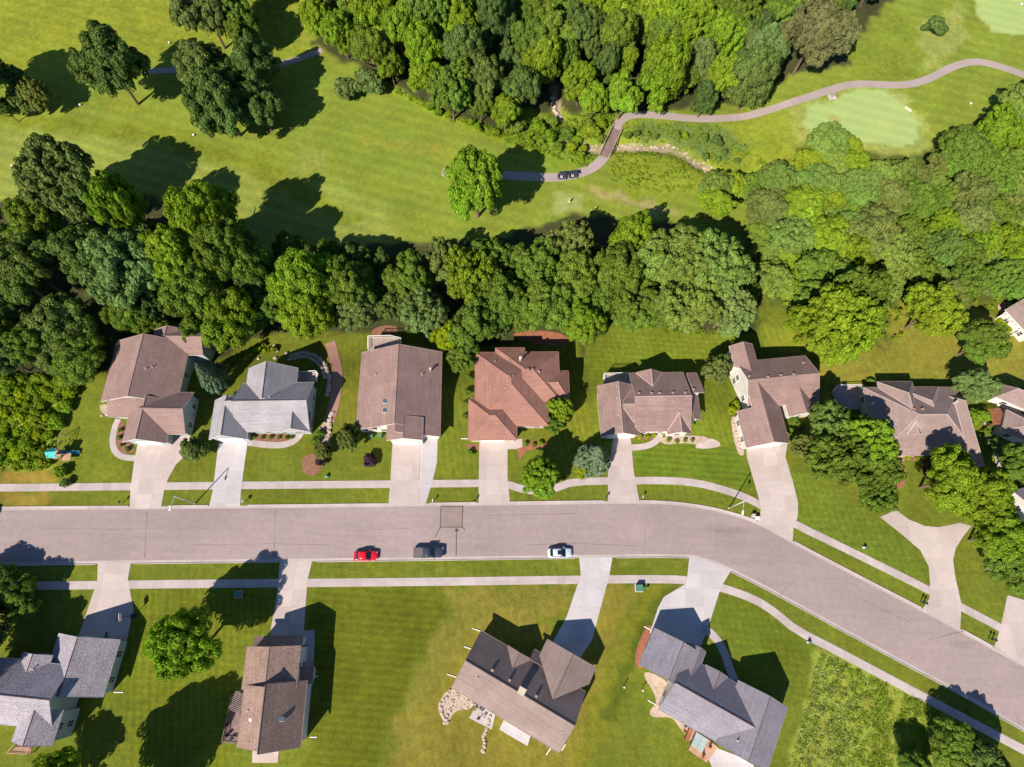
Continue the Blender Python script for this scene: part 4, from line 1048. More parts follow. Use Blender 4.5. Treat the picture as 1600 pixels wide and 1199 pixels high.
# --- trees that can be told apart
T = [
 (176,108,50,'dark','oak','round dark green tree standing alone on the upper left fairway'),
 (318,105,38,'olive','oak','olive crown at the upper left of the big dark clump beside the cart path'),
 (392,112,42,'dark','oak','dark crown at the upper right of the big clump on the cart path'),
 (345,160,52,'dark','oak','broad dark crown at the lower middle of the big clump beside the cart path'),
 (405,165,38,'dark','oak','dark crown at the lower right of the big clump beside the cart path'),
 (325,22,44,'olive','oak','olive tree at the top edge above the big dark clump'),
 (372,40,36,'green','oak','mid-green tree just above the big dark clump near the top edge'),
 (-45,120,50,'dark','oak','tree beyond the left edge casting the large shadow in the upper left corner'),
 (18,125,24,'grey','ash','pale grey-green tree at the left edge, topmost of the group casting spiky shadows'),
 (10,172,18,'dark','ash','small dark tree at the left edge, lowest of the spiky-shadow group'),
 (58,150,24,'olive','ash','greyish tree at the right end of the spiky-shadow group at the left edge'),
 (35,158,20,'grey','ash','greyish tree in the middle of the spiky-shadow group at the left edge'),
 (744,292,49,'bright','maple','tall bright tree standing alone at the end of the short cart path'),
 (542,143,20,'grey','bush','round grey-green bush at the left end of the wood edge on the fairway'),
 (577,130,25,'grey','bush','larger grey-green bush touching the wood edge beside the fairway'),
 (1270,60,50,'brown','ash','large brownish-grey tree at the right end of the upper wood beside the cart path'),
 (1460,42,17,'dark','bush','single small dark bush on the rough grass near the top right putting green'),
 (100,287,62,'olive','ash','big olive tree at the top of the left wood, reaching onto the fairway'),
 (192,330,36,'bright','maple','bright green crown right of the big olive tree in the left wood'),
 (60,355,45,'green','maple','mid-green crown left under the big olive tree'),
 (45,420,50,'dark','maple','dark green crown at the left edge above the bare dead tree'),
 (125,400,45,'dark','maple','dark green crown between the dead tree and the grey-green tree'),
 (195,425,62,'grey','ash','pale grey-green tree right of the bare dead tree in the left wood'),
 (325,345,48,'bright','maple','brightest crown at the top of the clump above the far left house'),
 (285,405,48,'yellow','maple','yellow-green crown on the left of the clump above the far left house'),
 (365,395,45,'green','maple','mid-green crown with bare branches showing, right of the brightest one'),
 (310,455,50,'green','maple','mid-green crown low in the clump above the far left house'),
 (360,505,45,'yellow','oak','yellow-green crown touching the rear roof of the far left house'),
 (405,440,35,'dark','maple','dark green crown between the left clump and the round bright pair'),
 (90,520,62,'dark','maple','large dark green crown left of the far left house'),
 (45,545,34,'green','maple','mid-green crown at the left edge below the dead tree'),
 (125,565,42,'green','maple','mid-green crown touching the lawn left of the far left house'),
 (475,440,48,'bright','maple','round bright crown, upper left of the pair behind the grey house'),
 (480,490,42,'bright','maple','round bright crown, lower left of the pair behind the grey house'),
 (545,450,42,'green','maple','mid-green crown right of the round bright pair'),
 (560,488,32,'grey','maple','grey-green crown beside the top of the brick path'),
 (575,430,22,'blue','bush','blue-green bush in tree shade between the fairway and the round bright pair'),
 (640,440,38,'green','oak','mid-green crown left in the clump behind the third house'),
 (690,415,36,'olive','ash','olive crown at the fairway edge of the clump behind the third house'),
 (665,490,38,'grey','ash','grey-green crown right behind the deck of the third house'),
 (735,440,44,'yellow','ash','yellow-green crown in the middle of the clump behind the third house'),
 (770,410,38,'green','ash','mid-green crown at the fairway edge right of the yellow-green one'),
 (790,470,42,'green','maple','mid-green crown behind the brown roof, upper'),
 (740,510,40,'green','oak','mid-green crown left behind the brown roof'),
 (700,525,26,'lime','maple','lime-yellow crown just off the rear corner of the third house'),
 (722,562,24,'green','maple','small mid-green crown between the third house and the brown roof'),
 (835,420,42,'green','oak','mid-green crown at the fairway edge above the brown roof'),
 (850,480,42,'green','maple','mid-green crown above the red mulch bed'),
 (890,380,40,'olive','ash','olive crown below the small tee with the orange-shirted golfer'),
 (900,440,42,'green','maple','mid-green crown in the middle clump'),
 (910,505,34,'bright','maple','bright crown beside the little blue spruce'),
 (985,372,36,'bright','maple','bright round crown at the fairway edge of the middle clump'),
 (965,430,42,'green','maple','mid-green crown under the bright round one'),
 (985,490,32,'green','oak','mid-green crown at the lawn edge above the fifth house'),
 (1055,410,52,'pale','ash','pale broad crown, left one of the big pale pair'),
 (1115,425,55,'pale','ash','pale broad crown, right one of the big pale pair'),
 (1075,480,48,'pale','ash','pale crown at the lawn edge under the big pale pair'),
 (1135,485,40,'grey','ash','grey-green crown left of the angled house with the white wall'),
 (1030,480,34,'green','oak','mid-green crown between the middle clump and the pale pair'),
 (932,512,9,'blue','bush','tiny round blue spruce at the lawn edge behind the brown roof'),
 (1120,578,24,'olive','oak','olive tree between the fifth house and the angled white-walled house'),
 (1298,512,58,'bright','ash','big bright crown right behind the angled white-walled house'),
 (1340,470,45,'green','ash','mid-green crown behind the big bright one'),
 (1455,485,42,'yellow','ash','yellow-green tree on the dry lawn above the wide hip-roofed house'),
 (1532,535,32,'green','maple','round mid-green tree on the dry lawn below the pergola house'),
 (1518,603,28,'grey','oak','grey-green tree at the rear right corner of the wide hip-roofed house'),
 (1528,650,15,'bright','bush','bright rounded shrub between the two pinkish-grey houses'),
 (303,703,22,'grey','bush','round grey-green shrub between the first two driveways'),
 (842,745,31,'bright','maple','bright tree overhanging the bulge in the pavement'),
 (931,710,28,'blue','fir','blue spruce beside the driveway of the fifth house'),
 (912,736,13,'lime','bush','lime round shrub beside the blue spruce'),
 (877,640,20,'bright','oak','bright small tree at the right corner of the brown roof'),
 (865,664,15,'green','oak','mid-green small tree just below the bright one at the brown roof corner'),
 (546,683,20,'olive','oak','thin olive tree left of the third house garage'),
 (505,706,15,'olive','oak','thin olive tree beside the rock strip right of the grey house'),
 (578,718,12,'purple','bush','purple-leaved shrub on the lawn left of the third driveway'),
 (500,722,9,'purple','bush','small purple shrub in the round bed below the rock strip'),
 (320,580,24,'blue','fir','blue-green spruce beside the patio between the first two houses'),
 (1292,668,38,'pale','ash','pale crown nearest the angled house in the front yard clump'),
 (1345,690,42,'bright','ash','bright crown at the left wall of the wide hip-roofed house'),
 (1300,720,42,'green','ash','mid-green crown on the driveway side of the front yard clump'),
 (1365,740,38,'green','ash','mid-green crown low in the front yard clump'),
 (1370,778,30,'green','ash','mid-green crown at the bottom of the front yard clump, over the forked driveway'),
 (1255,700,20,'olive','ash','small olive tree beside the garage of the angled house'),
 (1480,750,44,'bright','maple','bright tree in front of the wide hip-roofed house, left one'),
 (1530,775,42,'bright','maple','bright tree in front of the wide hip-roofed house, right one'),
 (1560,838,42,'bright','maple','bright tree right of the forked driveway, upper one'),
 (1585,885,40,'green','maple','mid-green tree right of the forked driveway at the frame edge'),
 (1590,725,32,'green','maple','mid-green tree under the courtyard house at the right edge'),
 (1555,695,14,'olive','bush','olive shrub along the narrow walk between the two pinkish-grey houses'),
 (28,935,34,'green','oak','mid-green tree at the left edge below the road'),
 (-18,905,34,'dark','oak','dark tree cut by the left edge below the road'),
 (22,893,11,'bright','bush','small bright shrub on the verge at the left edge'),
 (-30,975,40,'dark','oak','dark tree beyond the left edge shading the bottom left house'),
 (-45,1050,45,'dark','oak','dark tree beyond the left edge beside the bottom left house'),
 (290,1010,50,'bright','maple','bright round tree on the lawn between the two bottom left houses'),
 (95,1205,34,'bright','maple','bright tree cut by the bottom edge below the bottom left house'),
 (150,1275,68,'green','oak','tree below the bottom edge casting the big shadow on the lawn'),
 (1490,1168,42,'green','oak','mid-green tree beside the lower pavement at the bottom right'),
 (1540,1212,40,'dark','oak','dark tree cut by the bottom edge at the bottom right'),
 (1430,1205,30,'green','maple','mid-green tree at the bottom edge inside the weedy lot'),
 (104,775-20,8,'grey','bush','small grey-green shrub beside the pavement below the play set'),
 (96,738,10,'yellow','bush','yellowish shrub just below the play set'),
 (110,268+430,1,'green','bush',None),
]
for t_ in T:
    if t_[5]: tree(t_[0], t_[1], t_[2], t_[3], t_[4], t_[5], ht={(28,935): 6, (-18,905): 5.5, (1490,1168): 6.5, (125,565): 9, (90,520): 11, (1540,1212): 9, (95,1205): 7, (-30,975): 9, (744,292): 19, (1430,1205): 6, (192,330): 22, (100,287): 21, (325,345): 23, (365,395): 22, (285,405): 20, (475,440): 18}.get(t_[:2]))
# --- woods: individual crowns, packed by region
placed = []
def wood(poly, rlo, rhi, tints, kinds, region, seed, sep=.72, n=400, hk=None, hmax=18, hand=None, margin=.55, name='tree'):
    r = random.Random(seed); out = []
    xs = [p[0] for p in poly]; ys = [p[1] for p in poly]
    for _ in range(n*12):
        x, y = r.uniform(min(xs), max(xs)), r.uniform(min(ys), max(ys)); rad = r.uniform(rlo, rhi)*(1.0 if len(out) > 6 else 1.1)
        if not inpoly(np.array([x]), np.array([y]), poly)[0]: continue
        if float(seg_dist(np.array([x]), np.array([y]), poly+[poly[0]])[0]) < rad*margin: continue
        if any(math.hypot(x-a, y-b) < sep*(rad+c) for a, b, c in placed): continue
        placed.append((x, y, rad)); out.append((x, y, rad))
        if len(out) >= n: break
    for x, y, rad in out:
        tn = r.choice(tints); kd = r.choice(kinds); H_ = min(hmax, rad*mpp(x, y)*(hk or 2.5))
        if kd == 'bush': H_ = min(H_, rad*mpp(x, y)*1.5)
        tree(x, y, rad, tn, kd, '%s %s %s' % (WORD[tn], 'shrub' if kd == 'bush' else 'tree crown', region), group='%s %s' % ('shrubs' if kd == 'bush' else 'trees', region), ht=H_)
    return out
for t_ in T: placed.append((t_[0], t_[1], t_[2]*.9))
wood([(478,-60),(486,55),(505,85),(545,95),(590,105),(610,128),(650,150),(700,170),(745,205),(800,205),(845,178),(856,120),(880,115),(895,190),(945,185),(1000,170),(1060,165),(1130,178),(1185,150),(1240,110),(1250,0),(1250,-60)], 22, 40,
     ['green','green','bright','dark','grey','bright','yellow'], ['oak','maple','tall','ash'], 'in the dense wood along the top', 3, sep=.60, n=120)
wood([(1240,-60),(1300,-60),(1420,-60),(1380,5),(1340,22),(1300,18),(1240,20)], 16, 28, ['dark','green','bright'], ['maple','oak'], 'at the top edge right of the brownish tree', 4, sep=.62, n=20)
wood([(270,-60),(470,-60),(450,0),(300,10)], 20, 34, ['green','olive','dark'], ['oak'], 'along the top edge above the big dark clump', 5, n=8)
wood([(1170,330),(1165,400),(1190,470),(1230,500),(1330,510),(1400,470),(1480,500),(1560,465),(1680,420),(1680,120),(1605,120),(1560,175),(1500,215),(1450,240),(1400,255),(1345,262),(1335,205),(1290,195),(1265,225),(1235,255),(1150,262),(1090,285),(1050,300),(1050,330),(1110,345)], 20, 42,
     ['green','pale','pale','bright','green','olive','yellow','bright'], ['ash','ash','oak','maple'], 'in the mixed wood on the right', 8, sep=.5, n=200, hk=1.9, hmax=10)
wood([(-60,330),(20,330),(60,560),(130,600),(60,585),(-60,585)], 24, 36, ['grey','green','green'], ['maple','oak'], 'in the shady wood at the left edge', 9, sep=.6, n=26)
wood([(-80,590),(60,585),(125,590),(112,640),(90,690),(72,735),(-80,738)], 7, 15, ['bright','yellow','bright','lime'], ['bush'], 'in the scrub beside the play set', 10, sep=.62, n=75, hk=1.2, hmax=3.5)
wood([(230,350),(440,370),(610,395),(760,395),(880,370),(1180,450),(1160,505),(980,500),(930,520),(850,515),(760,540),(690,515),(560,510),(430,505),(340,540),(170,520)], 18, 30, ['dark','green'], ['oak','maple'], 'filling the tree belt behind the upper row of houses', 12, sep=.62, n=60, hmax=10)
wood([(790,185),(870,185),(930,235),(900,255),(840,225),(790,215)], 7, 14, ['bright','yellow','green'], ['bush'], 'on the stream bank left of the footbridge', 14, sep=.7, n=26)
wood([(905,190),(950,182),(955,200),(940,228),(905,222)], 7, 13, ['bright','yellow','green'], ['bush'], 'between the upper wood and the footbridge', 15, sep=.7, n=16)
wood([(975,205),(1120,205),(1170,255),(1100,255),(1060,222),(975,222)], 5, 11, ['bright','green','dark'], ['bush'], 'on the stream bank right of the footbridge', 16, sep=1.1, n=16)
wood([(610,140),(780,200),(860,215),(900,240),(800,222),(690,185)], 5, 10, ['bright','yellow'], ['bush'], 'along the lower edge of the upper wood', 17, sep=.8, n=30)
# dead trees
def dead(px, py, H_, label, spread=1.0, seed=1):
    r = random.Random(seed); g = G(px, py); root = empty('bare_tree', (g[0], g[1], g[2]), 0, label, 'tree'); mb = MB()
    mb.bar((0, 0, -.2), (0, 0, H_*.45), .32, .22, 8)
    tr = mb.build('trunk', M['deadbark'], root); mb = MB()
    def br(p, d, L, rad, lv):
        e = p+d*L; mb.bar(p, e, rad, rad*.55, 5)
        if lv == 0: return
        for _ in range(3):
            nd = (d+mathutils.Vector((r.uniform(-.8, .8), r.uniform(-.8, .8), r.uniform(-.15, .4)))*.9).normalized()
            br(p+d*L*r.uniform(.5, 1), nd, L*r.uniform(.5, .75), rad*.5, lv-1)
    for k in range(6):
        a = k*1.05; d = mathutils.Vector((math.cos(a)*spread, math.sin(a)*spread, .7)).normalized()
        br(mathutils.Vector((0, 0, H_*.42)), d, H_*.32, .13, 3)
    mb.build('branches', M['deadbark'], root)
dead(70, 465, 15, 'leafless grey dead tree with tangled branches at the left edge of the left wood', 1.2, 3)
dead(25, 480, 14, 'bare dead tree cut by the left edge, beside the larger dead tree', 1.2, 4)
dead(388, 425, 15.5, 'bare branches of a dying tree showing through the clump above the far left house', .8, 5)
# undergrowth and meadow: nobody could count it
def scatter(name, poly, dens, size, hmax, mats, seed, label, w2=None):
    r = np.random.RandomState(seed); pw = [tuple(G(*p)[:2]) for p in poly]
    xs = [p[0] for p in pw]; ys = [p[1] for p in pw]; A = (max(xs)-min(xs))*(max(ys)-min(ys)); n = int(A*dens)
    x = r.uniform(min(xs), max(xs), n); y = r.uniform(min(ys), max(ys), n); k = inpoly(x, y, pw); x, y = x[k], y[k]
    cl = sum(np.sin(x*a1+y*b1+p1)*c1 for a1, b1, p1, c1 in zip(r.normal(0, 1.0, 9), r.normal(0, 1.0, 9), r.uniform(0, 6, 9), r.uniform(.2, .45, 9)))+r.normal(0, .45, len(x))
    k = cl > -.75; x, y, cl = x[k], y[k], cl[k]
    per = 14; n = len(x); hh = hmax*(.35+.65*sstep(-.5, 1.2, cl)); rad = .22+.25*r.rand(n)
    e = r.normal(0, 1, (n, per, 3)); e /= np.linalg.norm(e, axis=2)[..., None]; e[..., 2] = abs(e[..., 2])
    C = np.stack([x, y, hgt(x, y)], 1)[:, None, :]+e*np.stack([rad, rad, hh], 1)[:, None, :]
    me = leaf_mesh(name, C.reshape(-1, 3), e.reshape(-1, 3)+np.array([0, 0, .4]), size, mats, seed=seed)
    if isinstance(mats, list) and len(mats) > 1:
        q_ = r.rand(len(me.polygons)); bl = np.repeat(sstep(14, 4, seg_dist(x, y, [pw[-2], pw[-3]])), per) if len(mats) > 2 else 1; mi = (q_ < (w2 or .1)*2.2*bl).astype(np.int32); mi[q_ > .6] = len(mats)-1; me.polygons.foreach_set('material_index', mi)
    o = bpy.data.objects.new(name, me); COL.objects.link(o); tag(o, label, 'plants', kind='stuff')
scatter('tall_weeds', [(1285,1022),(1330,1042),(1400,1078),(1470,1110),(1530,1230),(1225,1230),(1262,1100),(1275,1040)], 9, .085, .6, [M['weeds'], M['blossom'], M['rough']], 1, 'tall tangled weeds filling the empty lot at the bottom right', .1)
scatter('rough_grass', [(600,128),(700,175),(800,205),(860,205),(930,245),(915,262),(800,225),(700,188),(608,142)], 2.6, .16, .7, M['rough'], 2, 'bright tall grass strip along the lower edge of the upper wood')
scatter('rough_grass', [(800,180),(960,180),(952,225),(900,225),(870,212),(800,205)], 2.2, .18, 1.0, M['rough'], 3, 'thick bright grass on the stream bank left of the footbridge')
scatter('rough_grass', [(978,193),(1120,197),(1170,225),(1200,260),(1120,262),(1060,225),(980,222)], 1.5, .16, .6, M['weeds'], 4, 'darker rough grass between the cart path and the stream')
scatter('rough_grass', [(975,238),(1060,240),(1100,270),(1080,300),(1000,300),(955,285),(955,255)], 1.5, .16, .5, M['rough'], 5, 'yellow-green rough grass below the stream right of the footbridge')
scatter('undergrowth', [(-80,560),(60,590),(130,590),(100,660),(80,735),(-80,738)], 2.2, .18, 1.2, M['weeds'], 6, 'low tangled undergrowth between the scrub bushes at the left edge')
scatter('undergrowth', [(1180,300),(1250,240),(1400,260),(1560,200),(1680,160),(1680,450),(1480,500),(1380,540),(1240,500),(1170,420)], .55, .3, 2.2, M['weeds'], 7, 'undergrowth on the floor of the mixed wood on the right')
scatter('rough_grass', [(960,500),(1040,520),(1130,525),(1130,515),(1040,508),(970,490)], 3, .14, .6, M['rough'], 8, 'bright long grass edge between lawn and trees behind the fifth house')

# garden plants in beds
def bedplants(px, tint, label, grp):
    for i, (x, y, r_) in enumerate(px):
        tree(x, y, r_, tint, 'bush', label, group=grp)
bedplants([(397,683,4),(410,684,3.5),(423,683,4),(436,684,3.5),(448,684,4),(456,684,3)], 'green', 'low green plant in the mulch bed in front of the grey house', 'plants in the grey house front bed')
bedplants([(188,672,4),(187,684,4),(200,702,4.5),(190,696,3.5)], 'green', 'small green plant in the curved bed beside the far left garage', 'plants in the curved bed')
bedplants([(822,694,4.5),(834,695,4),(845,693,4.5),(840,704,4)], 'bright', 'small bright plant in the red mulch by the brown-roofed house entrance', 'plants in the red mulch')
bedplants([(1000,682,5),(1012,683,5),(1022,680,4.5)], 'lime', 'lime shrub beside the entrance walk of the fifth house', 'lime shrubs at the fifth house')
bedplants([(1045,688,4),(1057,690,4),(1070,688,3.5),(1082,688,3.5)], 'yellow', 'yellowish plant below the front gable window of the fifth house', 'yellowish plants at the fifth house')
bedplants([(1142,640,8),(1150,632,6)], 'lime', 'lime shrub at the inner corner of the angled house', 'lime shrubs at the angled house')
bedplants([(1240,655,7),(1250,664,7),(1236,672,5)], 'green', 'green shrub beside the front window of the angled house', 'shrubs at the angled house')
bedplants([(402,546,6),(415,549,6),(427,546,6),(411,540,5)], 'lime', 'lime shrub in the oval bed behind the grey house', 'lime shrubs in the oval bed')
bedplants([(352,577,5),(360,568,5),(372,556,5)], 'yellow', 'yellow-green shrub in the slanting bed between the first two houses', 'shrubs in the slanting bed')
bedplants([(736,706,6),(727,650,5),(731,612,6),(733,590,6),(727,630,5)], 'green', 'green shrub along the left wall of the brown-roofed house', 'shrubs by the brown roof')
bedplants([(1418,714,5),(1432,716,5),(1445,714,5)], 'lime', 'lime shrub by the entrance of the wide hip-roofed house', 'lime shrubs at the wide house')
bedplants([(1460,722,12),(1450,740,9)], 'purple', 'dark purple shrub beside the entrance of the wide hip-roofed house', 'purple shrubs at the wide house')
bedplants([(1563,501,4.5),(1570,508,5),(1577,514,5)], 'lime', 'lime round shrub in the bed below the pergola', 'lime shrubs below the pergola')
bedplants([(500,678,8),(493,690,8),(505,696,6)], 'green', 'green shrub in the rock strip right of the grey house', 'shrubs in the rock strip')
bedplants([(868,752,5),(878,747,5),(860,762,4)], 'yellow', 'yellow-green plant beside the bulge of the pavement', 'plants by the pavement bulge')
bedplants([(1540,675,7),(1547,667,6),(1552,684,6)], 'green', 'green shrub along the wall between the two pinkish-grey houses', 'shrubs between the pinkish houses')
bedplants([(1386,600+10,5),(1360,596,6)], 'green', 'green shrub behind the wide hip-roofed house', 'shrubs behind the wide house')

# ------------------------------------------------------------------ stones
def rock_mesh(seed):
    r = random.Random(seed); mb = MB(); mb.ball((0, 0, 0), 1, 8, 5); mb.v = [tuple(c*(1+r.uniform(-.22, .18)) for c in v) for v in mb.v]
    o = mb.build('rock', M['stone']); me = o.data; bpy.data.objects.remove(o); return me
RK = [rock_mesh(s) for s in range(4)]
def rocks(pts, label, grp, s0=.35, s1=.6, jit=0):
    for x, y in pts:
        g = G(x+rnd.uniform(-jit, jit), y+rnd.uniform(-jit, jit)); o = bpy.data.objects.new('rock', RK[rnd.randrange(4)]); COL.objects.link(o)
        s = rnd.uniform(s0, s1); o.location = (g[0], g[1], g[2]+s*.2+.05); o.scale = (s, s*rnd.uniform(.6, 1), s*.55); o.rotation_euler = (0, 0, rnd.uniform(0, 6)); tag(o, label, 'rock', grp)
def along(px, n):
    A = np.array(px, float); d = np.r_[0, np.cumsum(np.hypot(*(np.diff(A, axis=0).T)))]; s = np.linspace(0, d[-1], n)
    return list(zip(np.interp(s, d, A[:, 0]), np.interp(s, d, A[:, 1])))
rocks(along([(455,556),(475,551),(495,557),(508,570),(514,588),(514,605),(511,618)], 26), 'stone block in the curved retaining wall around the grey house patio', 'stones of the curved retaining wall', .4, .6)
rocks(along([(452,562),(475,557),(492,563),(503,575),(508,590)], 16), 'inner stone block of the curved retaining wall around the grey house patio', 'inner stones of the retaining wall', .4, .55)
rocks(along([(519,645),(516,660),(514,675),(514,690)], 14), 'pale rock in the strip right of the grey house', 'rocks in the strip right of the grey house', .3, .6, 2)
rocks(along([(516,668),(500,674),(512,684),(506,692),(515,698)], 12), 'rock in the dry strip right of the grey house', 'rocks low in the dry strip', .25, .5, 2)
rocks(along([(772,1098),(768,1115),(763,1130),(757,1145),(755,1175)], 24), 'pale stone in the line running out from the bottom centre patio', 'stones in the line by the bottom centre patio', .25, .42, 1.5)
rocks(along([(703,1078),(698,1092),(688,1098),(690,1112),(697,1130),(703,1110),(708,1095),(715,1088)], 30), 'pale stone edging the gravel bed left of the bottom centre house', 'stones edging the gravel bed', .2, .38, 2)
rocks(along([(715,1088),(735,1092),(742,1100),(725,1105)], 22), 'small brown stone beside the bottom centre patio', 'small stones beside the bottom centre patio', .15, .3, 5)
rocks(along([(890,222),(925,232),(955,230),(985,228),(1010,232),(1050,231),(1085,250),(1108,265)], 60), 'pale rock in the dry stream bed', 'rocks in the dry stream bed', .2, .55, 4)
rocks(along([(864,150),(868,170),(878,192)], 16), 'pale rock in the shaded stream bed inside the upper wood', 'rocks in the shaded stream', .4, .9, 3)
rocks(along([(1147,585),(1150,600),(1158,625),(1168,640)], 10), 'rock below the white gable wall of the angled house', 'rocks below the white gable wall', .2, .35, 2)
rocks(along([(1146,655),(1152,680),(1158,705)], 14), 'pale rock in the strip left of the angled house garage', 'rocks beside the angled garage', .2, .4, 2)
rocks(along([(1515,300),(1550,297),(1540,305)], 12), 'pale rock on the bare patch in the mixed wood', 'rocks on the bare patch', .5, 1.0, 4)
rocks([(1112,262),(1106,250),(1092,256),(160,650),(168,648),(404,561),(430,560),(448,553)], 'single landscaping rock at a bed edge', 'scattered landscaping rocks', .3, .5)

# ------------------------------------------------------------------ street lamps
def lamp(px, py, arm_to, label):
    g = G(px, py); t = P(*arm_to, 8.0); root = empty('street_lamp', (g[0], g[1], 0), 0, label, 'street lamp', None)
    d = t-g[:2]; d = d/np.hypot(*d)
    mb = MB(); mb.bar((0, 0, 0), (0, 0, .35), .2, .17, 10); mb.bar((0, 0, .35), (0, 0, 8), .125, .085, 10); mb.build('pole', M['metal'], root, True)
    mb = MB(); mb.bar((0, 0, 7.85), (d[0]*1.7, d[1]*1.7, 8.15), .07, .05); mb.build('arm', M['metal'], root)
    mb = MB(); e = (d[0]*2.15, d[1]*2.15, 8.15); mb.box(*e, .9, .36, .18, math.atan2(d[1], d[0]), taper=.7); h_ = mb.build('lamp_head', M['white'], root)
    mb = MB(); mb.box(e[0], e[1], 8.03, .5, .26, .06, math.atan2(d[1], d[0])); mb.build('lens', M['glass'], h_)
lamp(305, 787, (267,793), 'pale street lamp leaning over the kerb between the first two driveways')
lamp(1139, 794, (1160,803), 'pale street lamp on the verge left of the angled house driveway')
# ------------------------------------------------------------------ vehicles
ra = P(620, 866); rb = P(900, 862); RANG = math.atan2(*(rb-ra)[::-1])
def loft(mb, secs, m=0, cap=True):
    """secs: list of (x, [(y,z)...]) closed rings"""
    n = len(secs[0][1]); vs = [(x, y, z) for x, r in secs for y, z in r]; fs = []
    for i in range(len(secs)-1):
        for k in range(n): fs.append((i*n+k, i*n+(k+1) % n, (i+1)*n+(k+1) % n, (i+1)*n+k))
    if cap: fs += [tuple(range(n))[::-1], tuple(range(len(vs)-n, len(vs)))]
    mb.add(vs, fs, m)
def ring(w_, z0, z1, rnd_=.12):
    h = w_/2; k = rnd_
    return [(-h+k*.5, z0), (h-k*.5, z0), (h, z0+k), (h, z1-k*1.6), (h-k*.7, z1-k*.5), (h-k*2, z1), (-h+k*2, z1), (-h+k*.7, z1-k*.5), (-h, z1-k*1.6), (-h, z0+k)]
def wheels(root, xs, w_, r=.33):
    for x in xs:
        for s in (-1, 1):
            mb = MB(); mb.bar((x, s*(w_/2-.22), r), (x, s*(w_/2-.01), r), r, n=16); wo = mb.build('wheel', M['black'], root)
            mb = MB(); mb.bar((x, s*(w_/2-.02), r), (x, s*(w_/2+.0), r), r*.62, n=12); mb.build('rim', M['metal'], wo)
def car(px, py, pm, label, roofm=None, sunroof=False, L=4.6, w_=1.8, dz=0):
    g = G(px, py); root = empty('parked_car', (g[0], g[1], .05), RANG, label, 'car', 'cars parked along the lower kerb')
    mb = MB(); S = []
    for x, ww, zt in ((-.5,.72,.62),(-.485,.86,.82),(-.44,.95,.93),(-.3,1.0,.97),(0,1.0,.95),(.2,1.0,.93),(.36,.97,.86),(.44,.9,.78),(.485,.76,.68),(.5,.6,.56)):
        S.append((x*L, ring(w_*ww, .22, zt)))
    loft(mb, S); b = mb.build('body', pm, root, True)
    # greenhouse: glass first, roof panel over it
    mb = MB(); Gs = []
    for x, ww, zt in ((-.40,.72,.93),(-.27,.74,1.32),(-.10,.76,1.40),(.06,.74,1.38),(.24,.78,.93)):
        h = w_*ww/2; hb = w_*.86/2; Gs.append((x*L, [(-hb, .85), (hb, .85), (h, zt-.06), (h-.12, zt), (-h+.12, zt), (-h, zt-.06)]))
    loft(mb, Gs); mb.build('windows', M['carglass'], root)
    mb = MB(); Rs = []
    for x, ww, zt in ((-.285,.70,1.29),(-.2,.76,1.385),(-.05,.77,1.42),(.065,.73,1.40)):
        h = w_*ww/2; Rs.append((x*L, [(-h, zt-.06), (h, zt-.06), (h, zt), (h-.15, zt+.04), (-h+.15, zt+.04), (-h, zt)]))
    loft(mb, Rs); ro = mb.build('roof', pm, root, True)
    if sunroof:
        mb = MB(); mb.box(-.02*L, 0, 1.465, .75, .8, .02); mb.build('sunroof', M['carglass'], ro)
    wheels(root, (-.31*L, .31*L), w_)
    for s in (-1, 1):
        mb = MB(); mb.ball((.465*L, s*w_*.33, .66), .14, sc3=(.7,1.2,.6)); mb.build('headlight', M['metal'], root)
        mb = MB(); mb.ball((-.48*L, s*w_*.34, .72), .12, sc3=(.5,1.3,.7)); mb.build('tail_light', M['red'], root)
        mb = MB(); mb.box(.17*L, s*(w_/2+.08), .98, .14, .2, .13); mb.build('wing_mirror', pm, root)
    return root
car(572.5, 869, M['carred'], 'bright red hatchback parked at the lower kerb, left of the dark pickup')
car(874, 864.5, M['carsilver'], 'silver-white saloon with a sunroof parked alone at the lower kerb near the right driveway', sunroof=True, L=4.7)
c_ = car(-20, 800, M['carred'], 'red car at the upper kerb cut off by the left edge of the picture'); c_.rotation_euler[2] += 0
c_['group'] = 'cars parked along the upper kerb'
